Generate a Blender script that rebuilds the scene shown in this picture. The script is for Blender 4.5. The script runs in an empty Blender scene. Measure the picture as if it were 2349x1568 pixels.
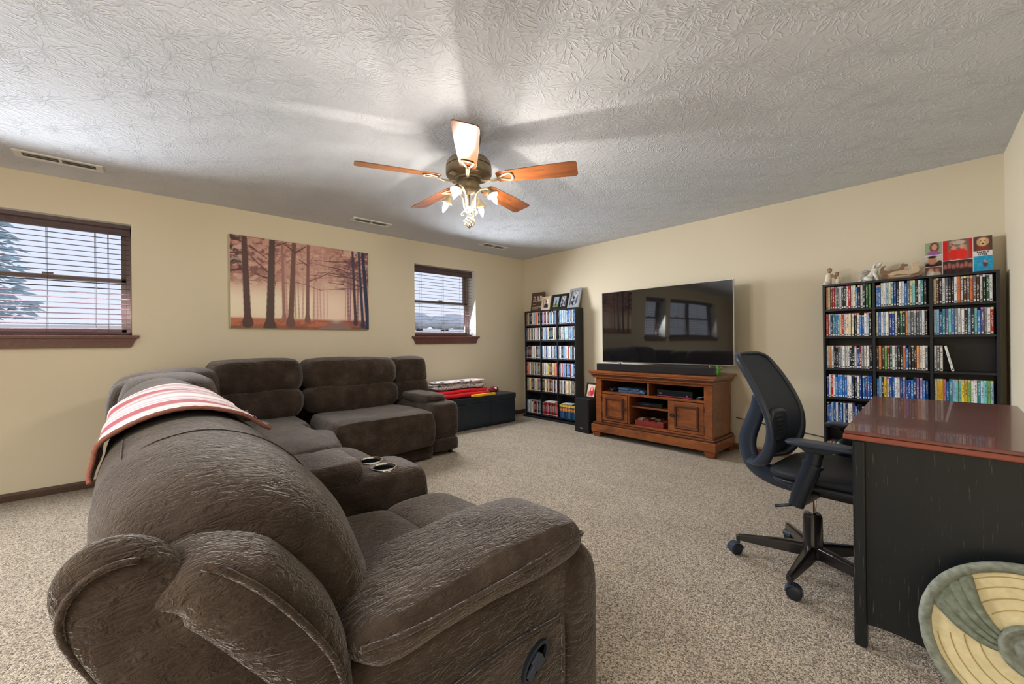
import bpy, bmesh, math, random
import numpy as np
from mathutils import Vector, Matrix, noise
random.seed(7)
S = bpy.context.scene
COL = S.collection
PI = math.pi
R = math.radians

# ------------------------------------------------------------------ camera, world, lights, exposure
cd = bpy.data.cameras.new('camera'); cam = bpy.data.objects.new('camera', cd); COL.objects.link(cam)
cd.sensor_fit = 'HORIZONTAL'; cd.sensor_width = 36.0; cd.lens = 938.34 / 2349 * 36.0
cd.clip_start = 0.02; cd.clip_end = 300
_yaw, _roll = 0.82964, -0.010237
_f = Vector((-math.sin(_yaw), math.cos(_yaw), 0.0006)).normalized()
_r = Vector((math.cos(_yaw), math.sin(_yaw), 0)); _u = _r.cross(_f)
_c, _s = math.cos(_roll), math.sin(_roll)
_r2 = _c * _r + _s * _u; _u2 = -_s * _r + _c * _u
cam.matrix_world = Matrix(((_r2.x, _u2.x, -_f.x, 4.69755), (_r2.y, _u2.y, -_f.y, -4.56314),
                           (_r2.z, _u2.z, -_f.z, 1.12745), (0, 0, 0, 1)))
S.camera = cam

S.view_settings.view_transform = 'Standard'; S.view_settings.look = 'None'
S.view_settings.gamma = 1.0; S.view_settings.use_curve_mapping = False
S.view_settings.exposure = 0.53
S.cycles.use_denoising = True
try: S.cycles.denoiser = 'OPENIMAGEDENOISE'
except Exception: pass
S.cycles.max_bounces = 8; S.cycles.diffuse_bounces = 5; S.cycles.glossy_bounces = 4
S.cycles.transparent_max_bounces = 16; S.cycles.transmission_bounces = 6
S.cycles.sample_clamp_indirect = 6.0; S.cycles.sample_clamp_direct = 0.0
S.cycles.caustics_reflective = False; S.cycles.caustics_refractive = False

W = bpy.data.worlds.new('overcast_sky'); S.world = W; W.use_nodes = True
wn = W.node_tree; bgn = wn.nodes['Background']
tc = wn.nodes.new('ShaderNodeTexCoord'); sx = wn.nodes.new('ShaderNodeSeparateXYZ')
rp = wn.nodes.new('ShaderNodeValToRGB')
wn.links.new(tc.outputs['Generated'], sx.inputs[0]); wn.links.new(sx.outputs['Z'], rp.inputs[0])
rp.color_ramp.elements[0].position = 0.0; rp.color_ramp.elements[0].color = (0.66, 0.69, 0.79, 1)
rp.color_ramp.elements[1].position = 0.6; rp.color_ramp.elements[1].color = (0.55, 0.56, 0.73, 1)
wn.links.new(rp.outputs[0], bgn.inputs['Color']); bgn.inputs['Strength'].default_value = 1.0

def area(name, loc, aim, sx_, sy_, power, col):
    l = bpy.data.lights.new(name, 'AREA'); l.shape = 'RECTANGLE'; l.size = sx_; l.size_y = sy_
    l.energy = power; l.color = col; l.spread = R(140)
    o = bpy.data.objects.new(name, l); COL.objects.link(o); o.location = loc
    o.rotation_euler = Vector(aim).to_track_quat('-Z', 'Y').to_euler()
    o.visible_camera = False; o.visible_glossy = False
    return o
# daylight entering at the three windows of the left wall
area('daylight_window', (-.055, -5.08, 1.66), (1, 0, -0.42), 0.93, 0.80, 80, (0.90, 0.94, 1.0))
area('daylight_window', (-.055, -1.46, 1.66), (1, 0, -0.42), 0.93, 0.80, 62, (0.90, 0.94, 1.0))
area('daylight_window', (-.055, -7.25, 1.66), (1, 0, -0.42), 2.8, 0.80, 60, (0.90, 0.94, 1.0))
area('rear_fill_light', (4.6, -6.8, 2.40), (0, 0, -1), 2.0, 2.0, 165, (1.0, 0.97, 0.94))  # unseen fill light added behind the camera
BULB = 620.0

# ------------------------------------------------------------------ node helpers and materials
def nmat(name):
    m = bpy.data.materials.new(name); m.use_nodes = True
    nt = m.node_tree; b = nt.nodes['Principled BSDF']
    return m, nt, b
def nd(nt, typ, **kw):
    n = nt.nodes.new('ShaderNode' + typ)
    for k, v in kw.items():
        if k.startswith('i_'):
            key = k[2:]
            key = int(key) if key.isdigit() else key.replace('_', ' ')
            n.inputs[key].default_value = v
        else: setattr(n, k, v)
    return n
def lk(nt, a, b): nt.links.new(a, b)
def math_n(nt, op, a, b=None, c=None, clamp=False):
    n = nt.nodes.new('ShaderNodeMath'); n.operation = op; n.use_clamp = clamp
    for i, v in enumerate((a, b, c)):
        if v is None: continue
        if isinstance(v, (int, float)): n.inputs[i].default_value = v
        else: nt.links.new(v, n.inputs[i])
    return n.outputs[0]
def mixc(nt, fac, a, b, blend='MIX'):
    n = nt.nodes.new('ShaderNodeMix'); n.data_type = 'RGBA'; n.blend_type = blend
    for sock, v in ((n.inputs[0], fac), (n.inputs[6], a), (n.inputs[7], b)):
        if isinstance(v, (int, float)): sock.default_value = v
        elif isinstance(v, (tuple, list)): sock.default_value = (*v[:3], 1)
        else: nt.links.new(v, sock)
    return n.outputs[2]
def ramp(nt, fac, stops, interp='LINEAR'):
    n = nt.nodes.new('ShaderNodeValToRGB'); cr = n.color_ramp; cr.interpolation = interp
    cr.elements.remove(cr.elements[1]); cr.elements[0].position = stops[0][0]; cr.elements[0].color = (*stops[0][1][:3], 1)
    for p, c in stops[1:]: e = cr.elements.new(p); e.color = (*c[:3], 1)
    nt.links.new(fac, n.inputs[0]); return n.outputs[0]
def objco(nt, scale=(1, 1, 1), rot=(0, 0, 0), src='Object'):
    t = nt.nodes.new('ShaderNodeTexCoord'); mp = nt.nodes.new('ShaderNodeMapping')
    mp.inputs['Scale'].default_value = scale; mp.inputs['Rotation'].default_value = rot
    nt.links.new(t.outputs[src], mp.inputs[0]); return mp.outputs[0]
def noise_n(nt, vec, scale, detail=2.0, rough=0.5, dist=0.0):
    n = nd(nt, 'TexNoise'); n.inputs['Scale'].default_value = scale; n.inputs['Detail'].default_value = detail
    n.inputs['Roughness'].default_value = rough; n.inputs['Distortion'].default_value = dist
    if vec is not None: nt.links.new(vec, n.inputs['Vector'])
    return n.outputs['Fac']
def bump(nt, b, h, strength=0.5, dist=0.002):
    n = nt.nodes.new('ShaderNodeBump'); n.inputs['Strength'].default_value = strength
    n.inputs['Distance'].default_value = dist
    nt.links.new(h, n.inputs['Height']); nt.links.new(n.outputs[0], b.inputs['Normal'])
def plain(name, col, rough=0.5, metal=0.0, var=0.0, vscale=30.0, bmp=0.0, bscale=200.0, coat=0.0, spec=0.5):
    m, nt, b = nmat(name)
    b.inputs['Base Color'].default_value = (*col, 1); b.inputs['Roughness'].default_value = rough
    b.inputs['Metallic'].default_value = metal; b.inputs['Coat Weight'].default_value = coat
    b.inputs['Specular IOR Level'].default_value = spec
    v = objco(nt)
    f = noise_n(nt, v, vscale, 3)
    d = var if var else 0.06
    lo = tuple(max(0, c * (1 - d)) for c in col); hi = tuple(c * (1 + d) for c in col)
    lk(nt, mixc(nt, f, lo, hi), b.inputs['Base Color'])
    if bmp: bump(nt, b, noise_n(nt, v, bscale, 2), bmp, 0.001)
    return m

def m_wall():
    m, nt, b = nmat('cream_paint'); v = objco(nt)
    lk(nt, mixc(nt, noise_n(nt, v, 1.5, 3), (0.685, 0.61, 0.462), (0.72, 0.645, 0.49)), b.inputs['Base Color'])
    b.inputs['Roughness'].default_value = 0.55; b.inputs['Specular IOR Level'].default_value = 0.3
    bump(nt, b, noise_n(nt, v, 180, 2), 0.12, 0.001); return m
def m_ceiling():
    m, nt, b = nmat('stomped_ceiling_texture')
    b.inputs['Base Color'].default_value = (0.61, 0.637, 0.678, 1); b.inputs['Roughness'].default_value = 0.9
    b.inputs['Specular IOR Level'].default_value = 0.15
    v = objco(nt, (3.6, 3.6, 3.6))
    wob = nd(nt, 'TexNoise'); wob.inputs['Scale'].default_value = 2.2; lk(nt, v, wob.inputs['Vector'])
    sub = nd(nt, 'VectorMath', operation='SUBTRACT'); lk(nt, wob.outputs['Color'], sub.inputs[0]); sub.inputs[1].default_value = (.5, .5, .5)
    scl = nd(nt, 'VectorMath', operation='SCALE'); lk(nt, sub.outputs[0], scl.inputs[0]); scl.inputs['Scale'].default_value = 0.22
    vv = nd(nt, 'VectorMath', operation='ADD'); lk(nt, v, vv.inputs[0]); lk(nt, scl.outputs[0], vv.inputs[1])
    hs = []
    for off in ((0, 0, 0), (0.47, 0.53, 0)):
        ad = nd(nt, 'VectorMath', operation='ADD'); lk(nt, vv.outputs[0], ad.inputs[0]); ad.inputs[1].default_value = off
        vo = nd(nt, 'TexVoronoi', voronoi_dimensions='2D', feature='F1'); vo.inputs['Scale'].default_value = 1.0
        vo.inputs['Randomness'].default_value = 0.85; lk(nt, ad.outputs[0], vo.inputs['Vector'])
        df = nd(nt, 'VectorMath', operation='SUBTRACT'); lk(nt, ad.outputs[0], df.inputs[0]); lk(nt, vo.outputs['Position'], df.inputs[1])
        flat = nd(nt, 'VectorMath', operation='MULTIPLY'); lk(nt, df.outputs[0], flat.inputs[0]); flat.inputs[1].default_value = (1, 1, 0)
        ln = nd(nt, 'VectorMath', operation='LENGTH'); lk(nt, flat.outputs[0], ln.inputs[0])
        nr = nd(nt, 'VectorMath', operation='NORMALIZE'); lk(nt, flat.outputs[0], nr.inputs[0])
        s2 = nd(nt, 'VectorMath', operation='SCALE'); lk(nt, nr.outputs[0], s2.inputs[0]); s2.inputs['Scale'].default_value = 3.4
        cz = nd(nt, 'SeparateXYZ'); lk(nt, vo.outputs['Color'], cz.inputs[0])
        zz = math_n(nt, 'ADD', math_n(nt, 'MULTIPLY', ln.outputs['Value'], 3.2), math_n(nt, 'MULTIPLY', cz.outputs[0], 40))
        cm = nd(nt, 'CombineXYZ'); sp = nd(nt, 'SeparateXYZ'); lk(nt, s2.outputs[0], sp.inputs[0])
        lk(nt, sp.outputs[0], cm.inputs[0]); lk(nt, sp.outputs[1], cm.inputs[1]); lk(nt, zz, cm.inputs[2])
        n1 = noise_n(nt, cm.outputs[0], 1.0, 1.2, 0.5)
        rd = math_n(nt, 'ABSOLUTE', math_n(nt, 'SUBTRACT', n1, 0.5))
        rd = math_n(nt, 'SUBTRACT', 1.0, math_n(nt, 'MULTIPLY', rd, 16.0), clamp=True)
        fade = math_n(nt, 'SUBTRACT', 1.15, math_n(nt, 'MULTIPLY', ln.outputs['Value'], 1.25), clamp=True)
        hs.append(math_n(nt, 'MULTIPLY', rd, fade))
    h = math_n(nt, 'MAXIMUM', hs[0], hs[1])
    fine = noise_n(nt, v, 14, 3, 0.6)
    h = math_n(nt, 'ADD', math_n(nt, 'MULTIPLY', h, 0.8), math_n(nt, 'MULTIPLY', fine, 0.35))
    bump(nt, b, h, 0.65, 0.0065); return m
def m_carpet():
    m, nt, b = nmat('beige_carpet'); v = objco(nt)
    vo = nd(nt, 'TexVoronoi', feature='F1'); vo.inputs['Scale'].default_value = 210; lk(nt, v, vo.inputs['Vector'])
    sp = nd(nt, 'SeparateXYZ'); lk(nt, vo.outputs['Color'], sp.inputs[0])
    n2 = noise_n(nt, v, 95, 2, 0.6)
    k = math_n(nt, 'ADD', math_n(nt, 'MULTIPLY', sp.outputs[0], 0.55), math_n(nt, 'MULTIPLY', n2, 0.45))
    c = ramp(nt, k, [(0.20, (0.066, 0.046, 0.029)), (0.38, (0.228, 0.172, 0.115)), (0.54, (0.41, 0.33, 0.235)), (0.8, (0.60, 0.51, 0.395))])
    big = noise_n(nt, objco(nt, (1.4, 3.2, 1), (0, 0, 0.6)), 1.3, 3)
    c = mixc(nt, 1.0, c, ramp(nt, big, [(0.3, (0.86, 0.85, 0.84)), (0.7, (1.0, 1.0, 1.0))]), 'MULTIPLY')
    lk(nt, c, b.inputs['Base Color']); b.inputs['Roughness'].default_value = 1.0
    b.inputs['Specular IOR Level'].default_value = 0.1; b.inputs['Sheen Weight'].default_value = 0.25
    h = math_n(nt, 'ADD', math_n(nt, 'MULTIPLY', vo.outputs['Distance'], -1.0), noise_n(nt, v, 320, 2))
    bump(nt, b, h, 0.9, 0.006); return m
def m_fabric():
    m, nt, b = nmat('brown_crinkled_plush'); v = objco(nt)
    big = noise_n(nt, v, 7.0, 4, 0.6)
    c = ramp(nt, big, [(0.30, (0.028, 0.019, 0.0138)), (0.52, (0.048, 0.034, 0.0255)), (0.75, (0.080, 0.059, 0.045))])
    lk(nt, c, b.inputs['Base Color']); b.inputs['Roughness'].default_value = 0.85
    b.inputs['Specular IOR Level'].default_value = 0.07
    b.inputs['Sheen Weight'].default_value = 0.42; b.inputs['Sheen Roughness'].default_value = 0.35
    b.inputs['Sheen Tint'].default_value = (0.80, 0.77, 0.74, 1)
    w1 = noise_n(nt, objco(nt, (72, 22, 66), (0.12, 0.1, 0.15)), 1.0, 3, 0.55, 1.0)
    w1 = math_n(nt, 'SUBTRACT', 1.0, math_n(nt, 'ABSOLUTE', math_n(nt, 'MULTIPLY', math_n(nt, 'SUBTRACT', w1, 0.5), 4.0)), clamp=True)
    w2 = noise_n(nt, v, 420, 2)
    h = math_n(nt, 'ADD', math_n(nt, 'MULTIPLY', w1, 0.75), math_n(nt, 'MULTIPLY', w2, 0.22))
    bump(nt, b, h, 0.75, 0.007); return m
def m_wood(name, dark, light, scale=(3, 40, 40), rough=0.35, coat=0.15, wear=None):
    m, nt, b = nmat(name); v = objco(nt, scale)
    n1 = noise_n(nt, v, 1.0, 5, 0.6, 1.2); n2 = noise_n(nt, objco(nt), 3.0, 3)
    f = math_n(nt, 'ADD', math_n(nt, 'MULTIPLY', n1, 0.65), math_n(nt, 'MULTIPLY', n2, 0.35))
    c = ramp(nt, f, [(0.32, dark), (0.66, light)])
    if wear:
        wv = noise_n(nt, objco(nt, wear[1]), 1.0, 3, 0.6)
        c = mixc(nt, ramp(nt, wv, [(wear[2], (0, 0, 0)), (wear[2] + .03, (1, 1, 1))]), c, wear[0])
    lk(nt, c, b.inputs['Base Color']); b.inputs['Roughness'].default_value = rough; b.inputs['Coat Weight'].default_value = coat
    bump(nt, b, n1, 0.08, 0.001); return m
def m_emit(name, col, s):
    m, nt, b = nmat(name)
    b.inputs['Base Color'].default_value = (0, 0, 0, 1); b.inputs['Emission Color'].default_value = (*col, 1)
    b.inputs['Emission Strength'].default_value = s; return m
def m_screen():
    m, nt, b = nmat('glossy_screen'); b.inputs['Base Color'].default_value = (0.006, 0.006, 0.007, 1)
    b.inputs['Roughness'].default_value = 0.03; b.inputs['IOR'].default_value = 1.9
    bump(nt, b, noise_n(nt, objco(nt, (1, 1, 1)), 1.6, 1), 0.05, 0.02); return m
def m_glass():
    m = bpy.data.materials.new('window_glass'); m.use_nodes = True; nt = m.node_tree
    nt.nodes.remove(nt.nodes['Principled BSDF']); out = nt.nodes['Material Output']
    tr = nd(nt, 'BsdfTransparent'); tr.inputs[0].default_value = (0.94, 0.96, 0.97, 1)
    gl = nd(nt, 'BsdfGlossy'); gl.inputs['Roughness'].default_value = 0.02
    fr = nd(nt, 'Fresnel'); fr.inputs[0].default_value = 1.45
    mx = nd(nt, 'MixShader'); gm = nd(nt, 'NewGeometry'); lk(nt, math_n(nt, 'MULTIPLY', fr.outputs[0], math_n(nt, 'SUBTRACT', 1.0, gm.outputs['Backfacing'])), mx.inputs[0]); lk(nt, tr.outputs[0], mx.inputs[1]); lk(nt, gl.outputs[0], mx.inputs[2])
    lk(nt, mx.outputs[0], out.inputs['Surface']); return m
def m_print(name, rough=0.5):
    """flat print: colour comes from the colour attribute 'print'"""
    m, nt, b = nmat(name); a = nd(nt, 'VertexColor'); a.layer_name = 'print'
    lk(nt, a.outputs[0], b.inputs['Base Color']); b.inputs['Roughness'].default_value = rough; return m
def m_spine(name, attr):
    """printed DVD spine: colour of the case, a title block, a band on top and small marks below"""
    m, nt, b = nmat(name)
    t = nd(nt, 'TexCoord'); sp = nd(nt, 'SeparateXYZ')
    if attr:
        a = nd(nt, 'VertexColor'); a.layer_name = 'print'; base = a.outputs[0]
        u = nd(nt, 'UVMap'); lk(nt, u.outputs[0], sp.inputs[0]); z = sp.outputs[1]; x = sp.outputs[0]
        rnd = math_n(nt, 'FRACT', math_n(nt, 'MULTIPLY', a.outputs[1], 1.0)) if False else noise_n(nt, t.outputs['Object'], 55, 0)
    else:
        oi = nd(nt, 'ObjectInfo'); base = oi.outputs['Color']; rnd = oi.outputs['Random']
        lk(nt, t.outputs['Generated'], sp.inputs[0]); z = sp.outputs[2]; x = sp.outputs[0]
    cv = nd(nt, 'CombineXYZ'); lk(nt, math_n(nt, 'MULTIPLY', x, 2.4), cv.inputs[0]); lk(nt, math_n(nt, 'MULTIPLY', z, 30), cv.inputs[1])
    lk(nt, math_n(nt, 'MULTIPLY', rnd, 91), cv.inputs[2])
    n1 = noise_n(nt, cv.outputs[0], 1.0, 1)
    letters = math_n(nt, 'GREATER_THAN', n1, 0.53)
    zc = math_n(nt, 'ADD', 0.38, math_n(nt, 'MULTIPLY', rnd, 0.3))
    blk = math_n(nt, 'LESS_THAN', math_n(nt, 'ABSOLUTE', math_n(nt, 'SUBTRACT', z, zc)), 0.25)
    inx = math_n(nt, 'LESS_THAN', math_n(nt, 'ABSOLUTE', math_n(nt, 'SUBTRACT', x, 0.5)), 0.3)
    txt = math_n(nt, 'MULTIPLY', math_n(nt, 'MULTIPLY', letters, blk), inx)
    bw = nd(nt, 'RGBToBW'); lk(nt, base, bw.inputs[0])
    tcx = mixc(nt, math_n(nt, 'GREATER_THAN', bw.outputs[0], 0.22), (0.72, 0.72, 0.70), (0.10, 0.07, 0.10))
    wn_ = nd(nt, 'TexWhiteNoise', noise_dimensions='1D'); lk(nt, rnd, wn_.inputs['W'])
    c = mixc(nt, math_n(nt, 'MULTIPLY', txt, 0.8), base, tcx)
    top = math_n(nt, 'GREATER_THAN', z, math_n(nt, 'SUBTRACT', 1.05, math_n(nt, 'MULTIPLY', wn_.outputs['Value'], 0.15)))
    hs = nd(nt, 'HueSaturation'); lk(nt, wn_.outputs['Color'], hs.inputs['Color']); hs.inputs['Saturation'].default_value = 0.8; hs.inputs['Value'].default_value = 0.7
    c = mixc(nt, top, c, hs.outputs[0])
    mk = math_n(nt, 'MULTIPLY', math_n(nt, 'LESS_THAN', math_n(nt, 'ABSOLUTE', math_n(nt, 'SUBTRACT', z, 0.075)), 0.03), inx)
    c = mixc(nt, mk, c, tcx)
    c = mixc(nt, math_n(nt, 'LESS_THAN', z, 0.012), c, (0.02, 0.02, 0.025))
    lk(nt, c, b.inputs['Base Color']); b.inputs['Roughness'].default_value = 0.28; b.inputs['Specular IOR Level'].default_value = 0.6
    return m

M = dict(
    wall=m_wall(), ceiling=m_ceiling(), carpet=m_carpet(), fabric=m_fabric(), glass=m_glass(),
    base=m_wood('shaded_baseboard', (0.055, 0.030, 0.020), (0.10, 0.055, 0.035)),  # window wall's board, shade put into a darker wood colour
    baselit=m_wood('lit_baseboard', (0.16, 0.065, 0.025), (0.27, 0.115, 0.045)),  # same board where light falls, brightness put into the colour
    sill=m_wood('mahogany_sill', (0.085, 0.028, 0.022), (0.17, 0.06, 0.045)),
    blind=m_wood('wood_blind', (0.048, 0.026, 0.029), (0.092, 0.050, 0.054), rough=0.4),
    vinyl=plain('brown_window_frame', (0.30, 0.235, 0.215), 0.4), cord=plain('blind_cord', (0.12, 0.09, 0.08), 0.8),
    white=plain('white_enamel', (0.72, 0.72, 0.71), 0.4), ventdark=plain('vent_shadow_grey', (0.30, 0.29, 0.27), 0.6),
    reveal=plain('white_reveal_paint', (0.83, 0.82, 0.76), 0.6),
    black=plain('black_laminate', (0.012, 0.014, 0.018), 0.38, var=0.2, bmp=0.05, bscale=300),
    bplastic=plain('black_plastic', (0.011, 0.015, 0.022), 0.32, bmp=0.05, bscale=500),
    gplastic=plain('charcoal_plastic', (0.021, 0.030, 0.046), 0.34),  # blue cast in the base colour stands in for reflected sky
    bmetal=plain('black_painted_metal', (0.013, 0.012, 0.012), 0.22, coat=0.3),
    chrome=plain('chrome', (0.75, 0.76, 0.78), 0.12, 1.0), silver=plain('brushed_silver', (0.55, 0.56, 0.58), 0.3, 0.9),
    brass=plain('antique_brass', (0.30, 0.235, 0.135), 0.36, 0.75, var=0.3, vscale=25),
    bronze=plain('dark_bronze', (0.27, 0.215, 0.135), 0.4, 0.6, var=0.3, vscale=20),
    ivory=plain('worn_ivory_brass', (0.50, 0.41, 0.28), 0.35, 0.5, var=0.3, vscale=40),
    bulb=m_emit('lit_candle_bulb', (1.0, 0.91, 0.79), BULB),
    blade=m_wood('cherry_blade', (0.15, 0.040, 0.012), (0.36, 0.118, 0.036), (3, 30, 30), 0.26, 0.4),
    stand=m_wood('rustic_cherry', (0.085, 0.022, 0.007), (0.27, 0.083, 0.023), (5, 18, 18), 0.36, 0.25),
    standdark=m_wood('dark_stained_edge', (0.035, 0.011, 0.006), (0.12, 0.036, 0.014), (5, 18, 18), 0.4, 0.2),
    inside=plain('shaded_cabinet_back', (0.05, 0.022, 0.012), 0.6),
    knob=plain('pewter_knob', (0.10, 0.095, 0.09), 0.3, 0.9),
    desktop=m_wood('mahogany_desktop', (0.105, 0.028, 0.022), (0.155, 0.045, 0.034), (40, 4, 40), 0.27, 0.3),
    deskedge=m_wood('red_brown_edge', (0.20, 0.048, 0.026), (0.25, 0.065, 0.036), (6, 40, 40), 0.4),
    deskblack=m_wood('distressed_black_paint', (0.004, 0.0065, 0.008), (0.008, 0.011, 0.013), (9, 9, 3), 0.45, 0.0,
                     wear=((0.06, 0.047, 0.04), (170, 170, 9), 0.635)),
    screen=m_screen(),
    tvback=plain('tv_back', (0.012, 0.012, 0.013), 0.5),
    grille=plain('soundbar_cloth', (0.012, 0.012, 0.013), 0.75, var=0.3, vscale=900),
    leather=plain('navy_black_leatherette', (0.005, 0.012, 0.021), 0.36, bmp=0.15, bscale=260),
    mesh=plain('blue_black_mesh', (0.016, 0.024, 0.042), 0.65, var=0.35, vscale=700, bmp=0.4, bscale=900),
    seatmesh=plain('black_seat_fabric', (0.012, 0.015, 0.021), 0.6, var=0.3, vscale=700, bmp=0.3, bscale=900),
    printm=m_print('matte_print', 0.55), gloss=m_print('glossy_print', 0.12),
    spine=m_spine('dvd_spine', False), spinestuff=m_spine('dvd_spine_row', True),
    canvas=plain('canvas_edge', (0.60, 0.62, 0.42), 0.7), dadwood=plain('brown_sign', (0.10, 0.055, 0.04), 0.6),
    cream=plain('cream_paint_wood', (0.62, 0.50, 0.35), 0.5), lettering=plain('cream_lettering', (0.80, 0.72, 0.62), 0.6),
    greyframe=plain('silver_grey_frame', (0.42, 0.44, 0.45), 0.35, 0.4), redframe=plain('black_frame', (0.015, 0.012, 0.012), 0.4),
    resin=plain('white_resin', (0.74, 0.72, 0.68), 0.5, var=0.1), resing=plain('grey_washed_resin', (0.45, 0.43, 0.38), 0.6, var=0.3, vscale=60),
    skin=plain('brown_resin', (0.36, 0.21, 0.12), 0.6), hair=plain('dark_resin', (0.07, 0.04, 0.025), 0.6), creamcloth=plain('cream_resin', (0.72, 0.65, 0.52), 0.6),
    oak=m_wood('light_oak', (0.50, 0.36, 0.22), (0.66, 0.52, 0.36)), walnut=m_wood('walnut_cutout', (0.17, 0.09, 0.05), (0.28, 0.16, 0.09)),
    redbox=plain('red_lacquer', (0.17, 0.02, 0.018), 0.35), consoleblue=plain('slate_blue_plastic', (0.05, 0.09, 0.16), 0.3),
    redline=plain('red_stripe', (0.30, 0.02, 0.04), 0.4), dark=plain('dark_plastic', (0.008, 0.009, 0.011), 0.25),
    leafg=plain('leaf_green', (0.10, 0.36, 0.05), 0.5), leafy=plain('petal_yellow', (0.75, 0.50, 0.05), 0.5),
    red=plain('red_fleece', (0.55, 0.012, 0.02), 0.9, bmp=0.4, bscale=350), yellow=plain('yellow_fleece', (0.72, 0.45, 0.02), 0.9, bmp=0.4, bscale=350),
    maroon=plain('maroon_leather', (0.17, 0.008, 0.03), 0.4, bmp=0.2, bscale=500), patch=plain('white_patch', (0.75, 0.72, 0.72), 0.6),
    stone=plain('weathered_green_stone', (0.15, 0.17, 0.125), 0.8, var=0.7, vscale=60, bmp=1.0, bscale=170),
    stonel=plain('grey_green_stone', (0.19, 0.205, 0.165), 0.8, var=0.75, vscale=55, bmp=1.0, bscale=170),
    creamstone=plain('cream_stone', (0.58, 0.49, 0.28), 0.8, var=0.25, vscale=45, bmp=1.0, bscale=110),
    cable=plain('brown_cable', (0.03, 0.018, 0.014), 0.5),
    lawn=plain('outdoor_lawn', (0.62, 0.62, 0.52), 1.0, var=0.3, vscale=0.5),
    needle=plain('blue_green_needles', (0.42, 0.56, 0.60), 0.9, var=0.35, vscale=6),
    farleaf=plain('hazy_green_crown', (0.58, 0.65, 0.68), 1.0, var=0.2, vscale=1), bark=plain('bark', (0.10, 0.07, 0.05), 0.9),
)

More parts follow.
